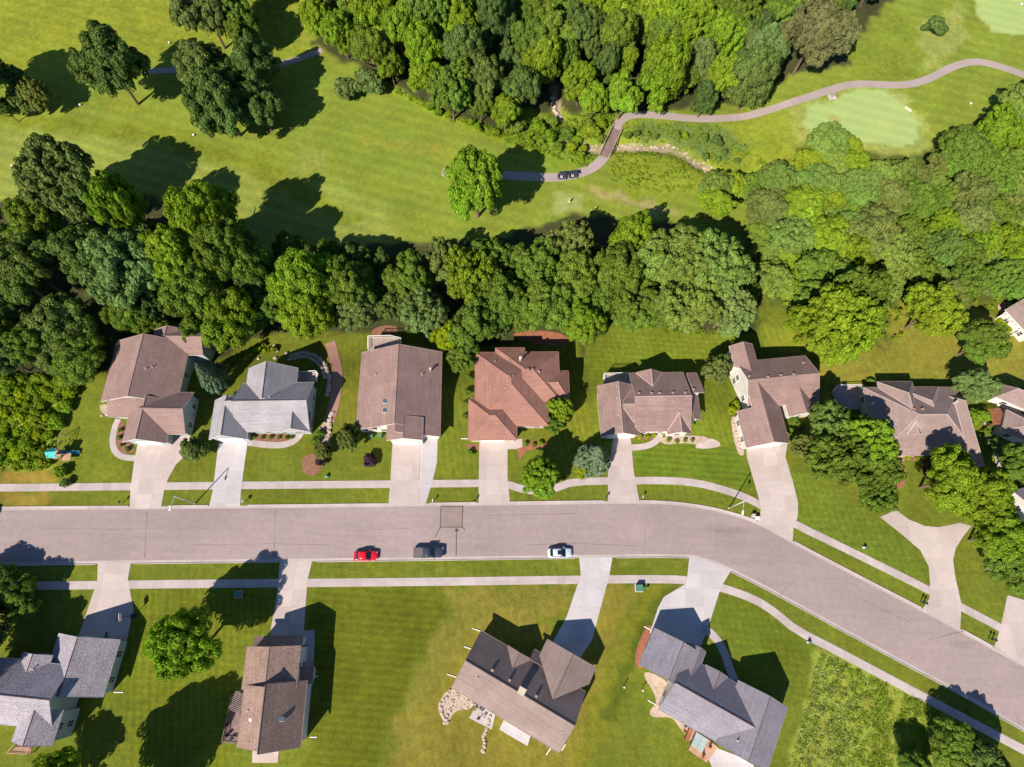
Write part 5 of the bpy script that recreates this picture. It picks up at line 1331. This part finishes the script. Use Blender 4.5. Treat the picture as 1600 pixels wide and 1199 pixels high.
def pickup(px, py):
    g = G(px, py); root = empty('pickup_truck', (g[0], g[1], .05), RANG, 'dark pickup truck with a grey bed cover between the red and silver cars', 'pickup truck')
    L, w_ = 5.7, 1.95; mb = MB()
    loft(mb, [(x*L, ring(w_*ww, .35, zt, .1)) for x, ww, zt in ((-.5,.9,1.1),(-.49,.97,1.16),(-.2,1,1.18),(.15,1,1.16),(.3,1,1.12),(.42,.97,1.06),(.48,.88,.98),(.5,.75,.85))])
    mb.build('body', M['carblue'], root, True)
    mb = MB(); mb.box(-.33*L, 0, 1.2, .31*L, w_*.88, .06); mb.build('bed_cover', M['tonneau'], root)
    mb = MB(); loft(mb, [(x*L, [(-w_*.43, 1.05), (w_*.43, 1.05), (w_*ww/2, zt-.06), (w_*ww/2-.12, zt), (-w_*ww/2+.12, zt), (-w_*ww/2, zt-.06)]) for x, ww, zt in ((-.165,.8,1.1),(-.14,.78,1.74),(.1,.78,1.78),(.235,.82,1.12))]); mb.build('windows', M['carglass'], root)
    mb = MB(); loft(mb, [(x*L, [(-w_*.38, zt-.06), (w_*.38, zt-.06), (w_*.38, zt), (w_*.3, zt+.04), (-w_*.3, zt+.04), (-w_*.38, zt)]) for x, zt in ((-.145,1.74),(-.02,1.80),(.1,1.78))]); mb.build('roof', M['carblue'], root, True)
    mb = MB(); mb.box(.495*L, 0, .62, .16, w_*.9, .2); mb.build('front_bumper', M['metal'], root)
    mb = MB(); mb.box(-.505*L, 0, .6, .14, w_*.92, .18); mb.build('rear_bumper', M['metal'], root)
    for s in (-1, 1):
        mb = MB(); mb.box(.2*L, s*(w_/2+.12), 1.28, .16, .24, .22); mb.build('wing_mirror', M['carblue'], root)
        mb = MB(); mb.box(.48*L, s*w_*.36, .88, .12, .35, .16); mb.build('headlight', M['metal'], root)
    wheels(root, (-.31*L, .31*L), w_, .4)
pickup(670, 864)
def golf_cart(px, py, rz, label):
    g = G(px, py); root = empty('golf_cart', (g[0], g[1], g[2]+.05), rz, label, 'golf cart', 'golf carts on the short cart path')
    mb = MB(); loft(mb, [(x, ring(1.15*ww, .2, zt, .08)) for x, ww, zt in ((-1.15,.8,.62),(-.9,1,.7),(-.3,1,.62),(.1,.98,.4),(.5,.98,.42),(.7,.95,.8),(1.0,.85,.66),(1.18,.6,.45))]); mb.build('body', M['carblue'], root, True)
    mb = MB(); mb.box(-.25, 0, .78, .5, 1.0, .14); mb.box(-.5, 0, 1.02, .12, 1.0, .45); mb.build('seat', M['cloth_white'], root)
    for x, y in ((-.75,.5),(-.75,-.5),(.62,.5),(.62,-.5)):
        mb = MB(); mb.bar((x, y, .6), (x*.9, y, 1.83), .025); mb.build('roof_post', M['dark'], root)
    mb = MB(); loft(mb, [(x, [(-.58*k, 1.82), (.58*k, 1.82), (.58*k, 1.87), (.3, 1.93), (-.3, 1.93), (-.58*k, 1.87)]) for x, k in ((-.95,.9),(-.7,1),(.6,1),(.8,.9))]); mb.build('roof', M['cartroof'], root)
    for y in (-.25, .25):
        mb = MB(); mb.bar((-1.0, y, .6), (-1.12, y, 1.3), .13, .15, 8); mb.ball((-1.14, y, 1.4), .12); mb.build('golf_bag', M['cloth_navy'], root)
    wheels(root, (-.8, .8), 1.2, .22)
golf_cart(878.5, 279, math.radians(2), 'left one of two black-roofed golf carts on the short cart path')
golf_cart(895.5, 277, math.radians(10), 'right one of two black-roofed golf carts on the short cart path')
# ------------------------------------------------------------------ people
def person(px, py, rz, top, legs, label, swing=False):
    g = G(px, py); root = empty('person', (g[0], g[1], g[2]), rz, label, 'person')
    J = {'pel': (0,0,.95), 'wa': (0,0,1.1), 'ch': (.03,0,1.35), 'nk': (.05,0,1.5), 'hd': (.07,0,1.62), 'ht': (.08,0,1.76)}
    for s, n in ((-1,'l'), (1,'r')):
        J['hip'+n] = (0,s*.1,.92); J['kn'+n] = (.05,s*.14,.5); J['an'+n] = (0,s*.17,.09); J['to'+n] = (.18,s*.19,.04)
        J['sh'+n] = (.03,s*.2,1.42)
        if swing: J['el'+n] = (.22,s*.16,1.2); J['wr'+n] = (.42,s*.03+.02,1.02); J['ha'+n] = (.48,s*.02,.97)
        else: J['el'+n] = (-.02,s*.26,1.15); J['wr'+n] = (.06,s*.25,.9); J['ha'+n] = (.09,s*.25,.8)
    K = list(J); E_ = [('pel','wa'),('wa','ch'),('ch','nk'),('nk','hd'),('hd','ht')]
    for n in 'lr': E_ += [('pel','hip'+n),('hip'+n,'kn'+n),('kn'+n,'an'+n),('an'+n,'to'+n),('ch','sh'+n),('sh'+n,'el'+n),('el'+n,'wr'+n),('wr'+n,'ha'+n)]
    RD = {'pel': .14,'wa': .13,'ch': .15,'nk': .06,'hd': .10,'ht': .075}
    def rad(k, ex=0): return RD.get(k, {'hip':.095,'kn':.06,'an':.042,'to':.04,'sh':.07,'el':.045,'wr':.032,'ha':.04}.get(k[:-1], .05))+ex
    def skin(name, keys, m, ex):
        keys = [k for k in K if k in keys]; idx = {k: i for i, k in enumerate(keys)}
        me = bpy.data.meshes.new(name); me.from_pydata([J[k] for k in keys], [(idx[a], idx[b]) for a, b in E_ if a in idx and b in idx], [])
        o = bpy.data.objects.new(name, me); COL.objects.link(o); o.parent = root
        md = o.modifiers.new('skin', 'SKIN'); lay = me.skin_vertices[0] if me.skin_vertices else None
        if lay is None:
            bpy.context.view_layer.update(); lay = me.skin_vertices[0] if me.skin_vertices else None
        if lay:
            for k, i in idx.items(): lay.data[i].radius = (rad(k, ex),)*2
            lay.data[0].use_root = True
        sb = o.modifiers.new('sub', 'SUBSURF'); sb.levels = 1; sb.render_levels = 1; me.materials.append(m); return o
    skin('body', K, M['skin'], 0)
    skin('shirt', ['pel','wa','ch','shl','shr','ell','elr'], top, .02)
    skin('trousers', ['pel','hipl','hipr','knl','knr','anl','anr'], legs, .02)
    mb = MB(); mb.ball((.06, 0, 1.7), .115, 12, 8, (1.05, .95, .85)); mb.build('cap', M['cloth_white'], root, True)
    if swing:
        mb = MB(); mb.bar((.45, 0, 1.0), (.95, .02, .05), .012); mb.box(.99, .02, .05, .1, .06, .05)
        tag(mb.build('golf_club', M['metal']), 'thin golf club held by the golfer on the small tee', 'golf club').matrix_world = mathutils.Matrix.Translation(g) @ mathutils.Matrix.Rotation(rz, 4, 'Z')
person(889, 318, math.radians(75), M['cloth_orange'], M['cloth_white'], 'golfer in an orange-brown shirt and pale trousers standing on the small square tee', True)
person(923, 335, math.radians(150), M['cloth_navy'], M['cloth_dark'], 'golfer in a navy shirt standing in tree shade right of the small tee')
person(929, 331, math.radians(170), M['cloth_maroon'], M['cloth_dark'], 'golfer in a maroon shirt standing beside the navy-shirted one near the trees')

# ------------------------------------------------------------------ footbridge
def bridge():
    a, b = P(963.5, 203, -2.8), P(943.8, 246, -2.8); d = b-a; L = np.hypot(*d); c = (a+b)/2; ang = math.atan2(d[1], d[0])
    root = empty('footbridge', (c[0], c[1], -2.8), ang, 'narrow dark timber footbridge carrying the cart path over the stream', 'bridge')
    mb = MB(); n = int(L/.28)
    for k in range(n): mb.box(-L/2+(k+.5)*L/n, 0, .1, L/n*.9, 2.5, .08)
    mb.build('deck', M['bridgewood'], root)
    for s in (-1, 1):
        mb = MB(); mb.box(0, s*.9, -.1, L, .2, .3); mb.build('beam', M['bridgewood'], root)
        mb = MB(); mb.box(0, s*1.32, 1.1, L+.3, .16, .09); mb.box(0, s*1.32, .6, L+.3, .06, .1)
        for k in range(7): mb.box(-L/2+k*L/6, s*1.32, .6, .1, .1, 1.1)
        mb.build('railing', M['greywood'], root)
bridge()
# ------------------------------------------------------------------ decks, pergola, patio things
def deck(pxpoly, z, label, wood='wood', rail=True, name='deck'):
    pts = [P(*p, z) for p in pxpoly]; c = sum(pts)/len(pts); root = empty(name, (c[0], c[1], 0), 0, label, 'deck')
    lp = [(p-c) for p in pts]; n = len(lp); mb = MB(); mb.prism([tuple(p) for p in lp], z-.15, z)
    mb.build('deck_floor', M[wood], root)
    for i in range(n):
        p = lp[i]; g = float(hgt(*(p+c))); mb = MB(); mb.box(p[0]*.95, p[1]*.95, (z+g)/2-.1, .18, .18, z-g+.1); mb.build('post', M[wood], root)
    if rail:
        for i in range(n if rail is True else rail):
            a, b = lp[i], lp[(i+1) % n]; L = np.hypot(*(b-a)); ang = math.atan2(*(b-a)[::-1]); m_ = (a+b)/2; mb = MB()
            mb.box(m_[0], m_[1], z+.95, L, .12, .06, ang); mb.box(m_[0], m_[1], z+.12, L, .06, .06, ang)
            k = max(2, int(L/.35))
            for j in range(k+1): q = a+(b-a)*j/k; mb.box(q[0], q[1], z+.5, .05, .05, .9, ang)
            mb.build('railing', M['white'] if wood in ('greywood',) else M[wood], root)
    return root
deck([(576,548),(576,528),(610,527),(627,531),(627,545)], .4, 'weathered deck with pale railing behind the third house', 'greywood', 4)
deck([(462,594),(462,584),(494,582),(497,584),(496,597)], .5, 'shaded deck with a white rail at the rear right corner of the grey house', 'greywood', 4)
deck([(943,600),(943,586),(982,585),(986,600)], .5, 'shaded deck with a pale rail at the rear left corner of the fifth house', 'greywood', 3)
deck([(1300,612),(1306,604),(1345,604),(1350,640),(1310,640)], .5, 'shaded deck behind the wide hip-roofed house, left corner', 'greywood', 3)
deck([(378,1080),(365,1085),(350,1158),(372,1160)], 1.2, 'grey deck with dark furniture along the left wall of the tall narrow house', 'bridgewood', 3)
deck([(17,1175),(48,1177),(52,1160),(30,1160)], 1.0, 'brown wooden deck at the lower wall of the bottom left house', 'wood', True)
deck([(1086,1155),(1098,1148),(1122,1168),(1104,1192),(1075,1172)], .2, 'brown patio deck with the hot tub behind the slate-grey house', 'wood', False)
def slats(px0, px1, z, n, wd, label, m, name='pergola'):
    a, b = P(*px0, z), P(*px1, z); d = b-a; L = np.hypot(*d); ang = math.atan2(d[1], d[0]); root = empty(name, (*((a+b)/2), 0), ang, label, 'pergola')
    mb = MB()
    for k in range(n): mb.box(-L/2+(k+.5)*L/n, 0, z, .09, wd+.5, .16)
    mb.build('slats', M[m], root)
    for s in (-1, 1):
        mb = MB(); mb.box(0, s*wd/2, z-.17, L, .12, .18); mb.build('beam', M[m], root)
        for e in (-1, 1): 
            mb = MB(); mb.box(e*(L/2-.15), s*wd/2, z/2-.13, .14, .14, z-.26); mb.build('post', M[m], root)
slats((378,1083), (364,1112), 2.6, 11, 1.8, 'dark slatted pergola over the deck of the tall narrow house', 'greywood')
slats((1574,487), (1600,515), 2.6, 5, 2.2, 'white pergola with open bays along the wall of the mauve-roofed house at the right edge', 'white')
slats((1547,652), (1568,650), 2.4, 9, 3.0, 'dark red wooden pergola over the courtyard at the right', 'redmulch')
def table(px, py, z, r_, m, label, n=4):
    g = G(px, py); z0 = max(g[2], 0)+z; root = empty('garden_table', (g[0], g[1], z0), 0, label, 'table')
    mb = MB(); mb.prism([(r_*math.cos(k*.524), r_*math.sin(k*.524)) for k in range(12)], .7, .75); mb.build('tabletop', M[m], root)
    mb = MB(); mb.bar((0,0,0), (0,0,.7), .05); mb.box(0,0,.03,.6,.6,.06); mb.build('leg', M['dark'], root)
def chair(px, py, z, rz, m, label, grp=None):
    g = G(px, py); root = empty('garden_chair', (g[0], g[1], max(g[2], 0)+z), rz, label, 'chair', grp)
    mb = MB(); mb.box(0,0,.42,.5,.5,.06); mb.build('seat', M[m], root)
    mb = MB(); mb.box(-.25,0,.75,.06,.5,.6); mb.build('backrest', M[m], root)
    for x in (-.22,.22):
        for y in (-.22,.22): mb = MB(); mb.bar((x,y,0),(x,y,.42),.022); mb.build('leg', M['dark'], root)
table(1557, 659, .09, .9, 'white', 'round white table in the small courtyard at the right edge')
table(749, 1113, .1, .55, 'stone', 'small round table on the bottom centre patio')
for x, y, a in ((743,1108,0),(757,1118,2.5),(748,1121,1.2)): chair(x, y, .1, a, 'greywood', 'grey garden chair around the small table on the bottom centre patio', 'chairs on the bottom centre patio')
for x, y, a in ((361,1130,0),(362,1145,1),(368,1150,2)): chair(x, y, 1.22, a, 'dark', 'dark garden chair on the deck of the tall narrow house', 'chairs on the deck of the tall house')
for x, y, a in ((1097,1182,0),(1108,1165,1),(1063+5,1140,2)): chair(x, y, .25, a, 'redmulch', 'orange-brown garden chair on the patio behind the slate-grey house', 'orange chairs behind the slate house')
g = G(1090, 1158); root = empty('hot_tub', (g[0], g[1], .22), math.radians(-28), 'square hot tub with a pale blue-grey lid on the patio behind the slate-grey house', 'hot tub')
mb = MB(); mb.box(0,0,.4,2.2,2.4,.8); mb.build('tub', M['wood'], root); mb = MB(); mb.box(-.55,0,.85,1.02,2.3,.1); mb.box(.55,0,.85,1.02,2.3,.1); mb.build('cover', mat('tub_lid', (.30,.40,.40), .5), root)
g = G(1076, 1145); mb = MB(); mb.box(g[0], g[1], .35, .8, 2.6, .5, math.radians(-28)); mb.box(g[0]-.3, g[1]+.15, .75, .2, 2.6, .35, math.radians(-28))
tag(mb.build('garden_bench', M['redmulch']), 'long orange-brown bench left of the hot tub', 'bench')
# ------------------------------------------------------------------ small street and garden things
def mailbox(px, py, label, n=1, m='dark', rz=0):
    g = G(px, py); root = empty('mailbox', (g[0], g[1], 0), RANG+rz, label, 'mailbox', 'mailboxes along the kerb')
    mb = MB(); mb.box(0,0,.55,.1,.1,1.1); mb.build('post', M['greywood'], root)
    for k in range(n):
        mb = MB(); x = (k-(n-1)/2)*.3; mb.box(x,0,1.2,.22,.5,.2); mb.bar((x,-.25,1.3),(x,.25,1.3),.11,n=8); bo = mb.build('letter_box', M[m], root)
        mb = MB(); mb.box(x+.13,.05,1.3,.02,.05,.2); mb.build('flag', M['red'], bo)
mailbox(192, 786, 'dark mailbox on the verge left of the first driveway')
mailbox(383, 785, 'pale twin mailbox on the verge right of the second driveway', 2, 'metal')
mailbox(677, 784, 'white mailbox on the verge right of the third driveway', 1, 'white')
mailbox(741, 784, 'dark mailbox on the verge left of the brown house driveway')
mailbox(946, 779, 'dark mailbox on the verge left of the fifth driveway')
mailbox(1003, 778, 'pale mailbox on the verge right of the fifth driveway', 1, 'metal')
def bin_(px, py, m, label, grp=None, s=1.0, rz=0):
    g = G(px, py); root = empty('wheelie_bin', (g[0], g[1], g[2]), rz, label, 'bin', grp)
    mb = MB(); mb.v = []; mb.box(0,0,.5*s,.5*s,.55*s,1.0*s,taper=1.15); mb.build('bin_body', M[m], root)
    mb = MB(); mb.box(0,0,1.04*s,.64*s,.68*s,.08*s); mb.build('lid', M[m], root)
    for y in (-.22,.22): mb = MB(); mb.bar((-.28*s,y-.03,.1),(-.28*s,y+.03,.1),.1,n=10); mb.build('wheel', M['black'], root)
bin_(1175, 807, 'metal', 'left one of two pale bins on the verge beside the angled house driveway', None); bin_(1181, 811, 'white', 'right one of two pale bins on the verge beside the angled house driveway', None)
bin_(581, 683, 'green_metal', 'left green bin by the front wall of the third house', None); bin_(595, 683, 'green_metal', 'right green bin by the front wall of the third house', None)
for (x, y, lb) in ((1438,940,'left of two thin dark posts on the verge beside the forked driveway'),(1442,943,'right of two thin dark posts on the verge beside the forked driveway'),(1544,998,'left of two thin dark posts on the verge at the lower right'),(1549,1000,'right of two thin dark posts on the verge at the lower right')):
    mb = MB(); g = G(x, y); mb.box(g[0], g[1], .6, .12, .12, 1.2); mb.box(g[0], g[1], 1.25, .25, .45, .22)
    tag(mb.build('mailbox', M['dark']), lb, 'mailbox')
def ubox(px, py, label, s=1.0):
    g = G(px, py); root = empty('utility_box', (g[0], g[1], 0), RANG, label, 'utility box')
    mb = MB(); mb.box(0,0,.04,1.5*s,1.5*s,.1); mb.build('pad', M['drive_new'], root)
    mb = MB(); mb.box(0,0,.55*s,1.15*s,1.1*s,.95*s); mb.box(0,-.03,1.05*s,1.25*s,1.2*s,.1); mb.build('cabinet', M['green_metal'], root)
ubox(998, 919, 'green utility cabinet on a pad below the pavement beside the white driveway')
ubox(373, 929, 'green utility cabinet in tree shade below the pavement left of the bottom driveway', .9)
mb = MB(); g = G(1010, 919); mb.box(g[0], g[1], .35, .3, .3, .7); mb.box(g[0],g[1],.72,.36,.36,.06); tag(mb.build('utility_pedestal', M['green_metal']), 'small green pedestal beside the green utility cabinet', 'utility box')
def pedestal(px, py, label, m='white'):
    g = G(px, py); root = empty('fire_hydrant' if m == 'red' else 'utility_pedestal', (g[0], g[1], 0), 0, label, 'utility box')
    mb = MB(); mb.box(0,0,.4,.35,.35,.8,taper=.8); mb.build('cabinet', M[m], root); mb = MB(); mb.box(0,0,.82,.34,.34,.06); mb.box(.35,0,.25,.3,.3,.5); mb.build('cap', M['green_metal'], root)
pedestal(1262, 1004, 'pale pedestal box beside the lower pavement at the corner of the weedy lot')
pedestal(1349, 856, 'pale pedestal boxes on the lawn beside the upper pavement left of the forked driveway')
pedestal(510, 745, 'pale pedestal on the lawn above the pavement below the rock strip')
pedestal(918, 740, 'pale pedestal right of the lime round shrub'); pedestal(924, 742, 'small pale box next to the pedestal by the lime round shrub')
# hoop, toys, tee markers, flag
g = G(209, 963); root = empty('basketball_hoop', (g[0], g[1], 0), math.radians(200), 'portable basketball hoop at the right side of the bottom left driveway', 'basketball hoop')
mb = MB(); mb.box(0,0,.1,1.0,.8,.2); mb.build('base', M['dark'], root); mb = MB(); mb.bar((0,0,.2),(0,0,2.9),.06); mb.bar((0,0,2.9),(.5,0,3.1),.05); mb.build('pole', M['dark'], root)
mb = MB(); mb.box(.55,0,3.3,.05,1.3,.85); mb.build('backboard', M['white'], root)
mb = MB()
for k in range(10): a = k*.628; mb.bar((.85+.23*math.cos(a),.23*math.sin(a),3.05),(.85+.23*math.cos(a+.628),.23*math.sin(a+.628),3.05),.012,n=4)
mb.build('rim', M['red'], root)
def tricycle(px, py, m, label):
    g = G(px, py); root = empty('toy_tricycle', (g[0], g[1], .06), rnd.uniform(0, 6), label, 'toy')
    mb = MB(); mb.bar((-.3,0,.3),(.3,0,.35),.06); mb.box(-.15,0,.42,.35,.3,.08); mb.bar((.3,0,.2),(.22,0,.7),.03); mb.bar((.22,-.25,.7),(.22,.25,.7),.03); mb.build('frame', M[m], root)
    for x, y, r_ in ((.32,0,.22),(-.35,.25,.15),(-.35,-.25,.15)): mb = MB(); mb.bar((x,y-.04,r_),(x,y+.04,r_),r_,n=12); mb.build('wheel', M['black'], root)
tricycle(185.5, 965, 'pink', 'pink toy tricycle on the shaded bottom left driveway'); tricycle(188, 1000, 'yellow', 'yellow-green toy on the bottom left driveway near the garage'); tricycle(168, 992, 'dark', 'dark toy tricycle in front of the bottom left garage')
for x, y, lb in ((265,68,'white tee marker on the upper left fairway above the big clump'),(303,212,'white tee marker on the fairway below the big dark clump'),(20,260,'white marker on the fairway at the left edge'),(126,165,'white marker on the fairway beside the conifers'),(1516,163,'white ball marker on the rough right of the large putting green'),(1595,8,'white marker on the top right putting green')):
    g = G(x, y); mb = MB(); mb.ball((g[0], g[1], g[2]+.3), .3, 10, 6, (1,1,.7)); mb.bar((g[0], g[1], g[2]-.1), (g[0], g[1], g[2]+.3), .05); tag(mb.build('course_marker', M['white']), lb, 'marker')
g = G(1300, 152); root = empty('tee_sign', (g[0], g[1], g[2]), .3, 'pale box on a concrete pad beside the cart path above the putting green', 'sign')
mb = MB(); mb.box(0,0,.05,2.0,1.6,.1); mb.build('pad', M['drive_new'], root); mb = MB(); mb.box(0,.2,.6,.6,.5,1.0); mb.build('post', M['greywood'], root)
g = G(1419, 171); root = empty('bunker_rake', (g[0], g[1], g[2]), -.8, 'pair of pale planks lying at the right rim of the putting green', 'rake')
mb = MB(); mb.box(0,.25,.08,2.0,.18,.08); mb.box(0,-.25,.08,2.0,.18,.08); mb.build('handle', M['cloth_white'], root)
for x, y, lb in ((973.5,1073,'thin white post with a shadow on the lawn left of the slate-grey house'),(1002,1078,'short white post on the lawn beside the slate-grey house')):
    g = G(x, y); mb = MB(); mb.bar((g[0], g[1], 0), (g[0], g[1], 1.3), .07); mb.ball((g[0], g[1], 1.35), .16); tag(mb.build('bird_feeder_pole' , M['white']), lb, 'post')
g = G(431, 546); root = empty('garden_bench', (g[0], g[1], g[2]), .6, 'pale stone bench beside the oval lime shrub bed behind the grey house', 'bench')
mb = MB(); mb.box(0,0,.42,.6,1.9,.1); mb.build('seat', M['trim_mid'], root)
for s in (-1,1): mb = MB(); mb.box(0,s*.7,.2,.4,.15,.4); mb.build('leg', M['stone'], root)
# play set
def playset():
    g = G(97, 713); root = empty('play_set', (g[0], g[1], 0), RANG+.05, 'wooden play set with a turquoise canopy and dark slide at the scrub edge', 'play set')
    for x in (-.75,.75):
        for y in (-.75,.75): mb = MB(); mb.box(x,y,1.6,.12,.12,3.2); mb.build('post', M['wood'], root)
    mb = MB(); mb.box(0,0,1.5,1.7,1.7,.1); mb.box(.85+.9,-.55,1.2,1.6,1.5,.08,rx=0); mb.build('platform', M['wood'], root)
    mb = MB(); mb.add([(-1.0,-1.0,2.7),(1.0,-1.0,2.7),(1.0,0,3.6),(-1.0,0,3.6),(-1.0,1.0,2.7),(1.0,1.0,2.7)], [(0,1,2,3),(3,2,5,4)]); mb.build('canopy', M['teal'], root)
    mb = MB(); mb.add([(.9,.1,1.5),(.9,.7,1.5),(3.6,.7,.25),(3.6,.1,.25),(.9,.0,1.75),(3.6,.0,.5),(.9,.8,1.75),(3.6,.8,.5)], [(0,3,2,1),(0,4,5,3),(1,2,7,6)]); mb.build('slide', M['slide'], root)
    mb = MB(); mb.bar((.4,.75,2.4),(.6,4.0,2.4),.07); mb.bar((.6,4.0,2.4),(-.3,4.3,0),.06); mb.bar((.6,4.0,2.4),(1.4,4.3,0),.06); mb.build('swing_frame', M['wood'], root)
    for y in (1.9, 3.0):
        mb = MB(); mb.box(.5,y,.5,.2,.5,.04); mb.bar((.5,y-.22,.5),(.5,y-.22,2.4),.012,n=4); mb.bar((.5,y+.22,.5),(.5,y+.22,2.4),.012,n=4); mb.build('swing', M['dark'], root)
playset()
print('objects', len(bpy.data.objects), 'trees', ntree)
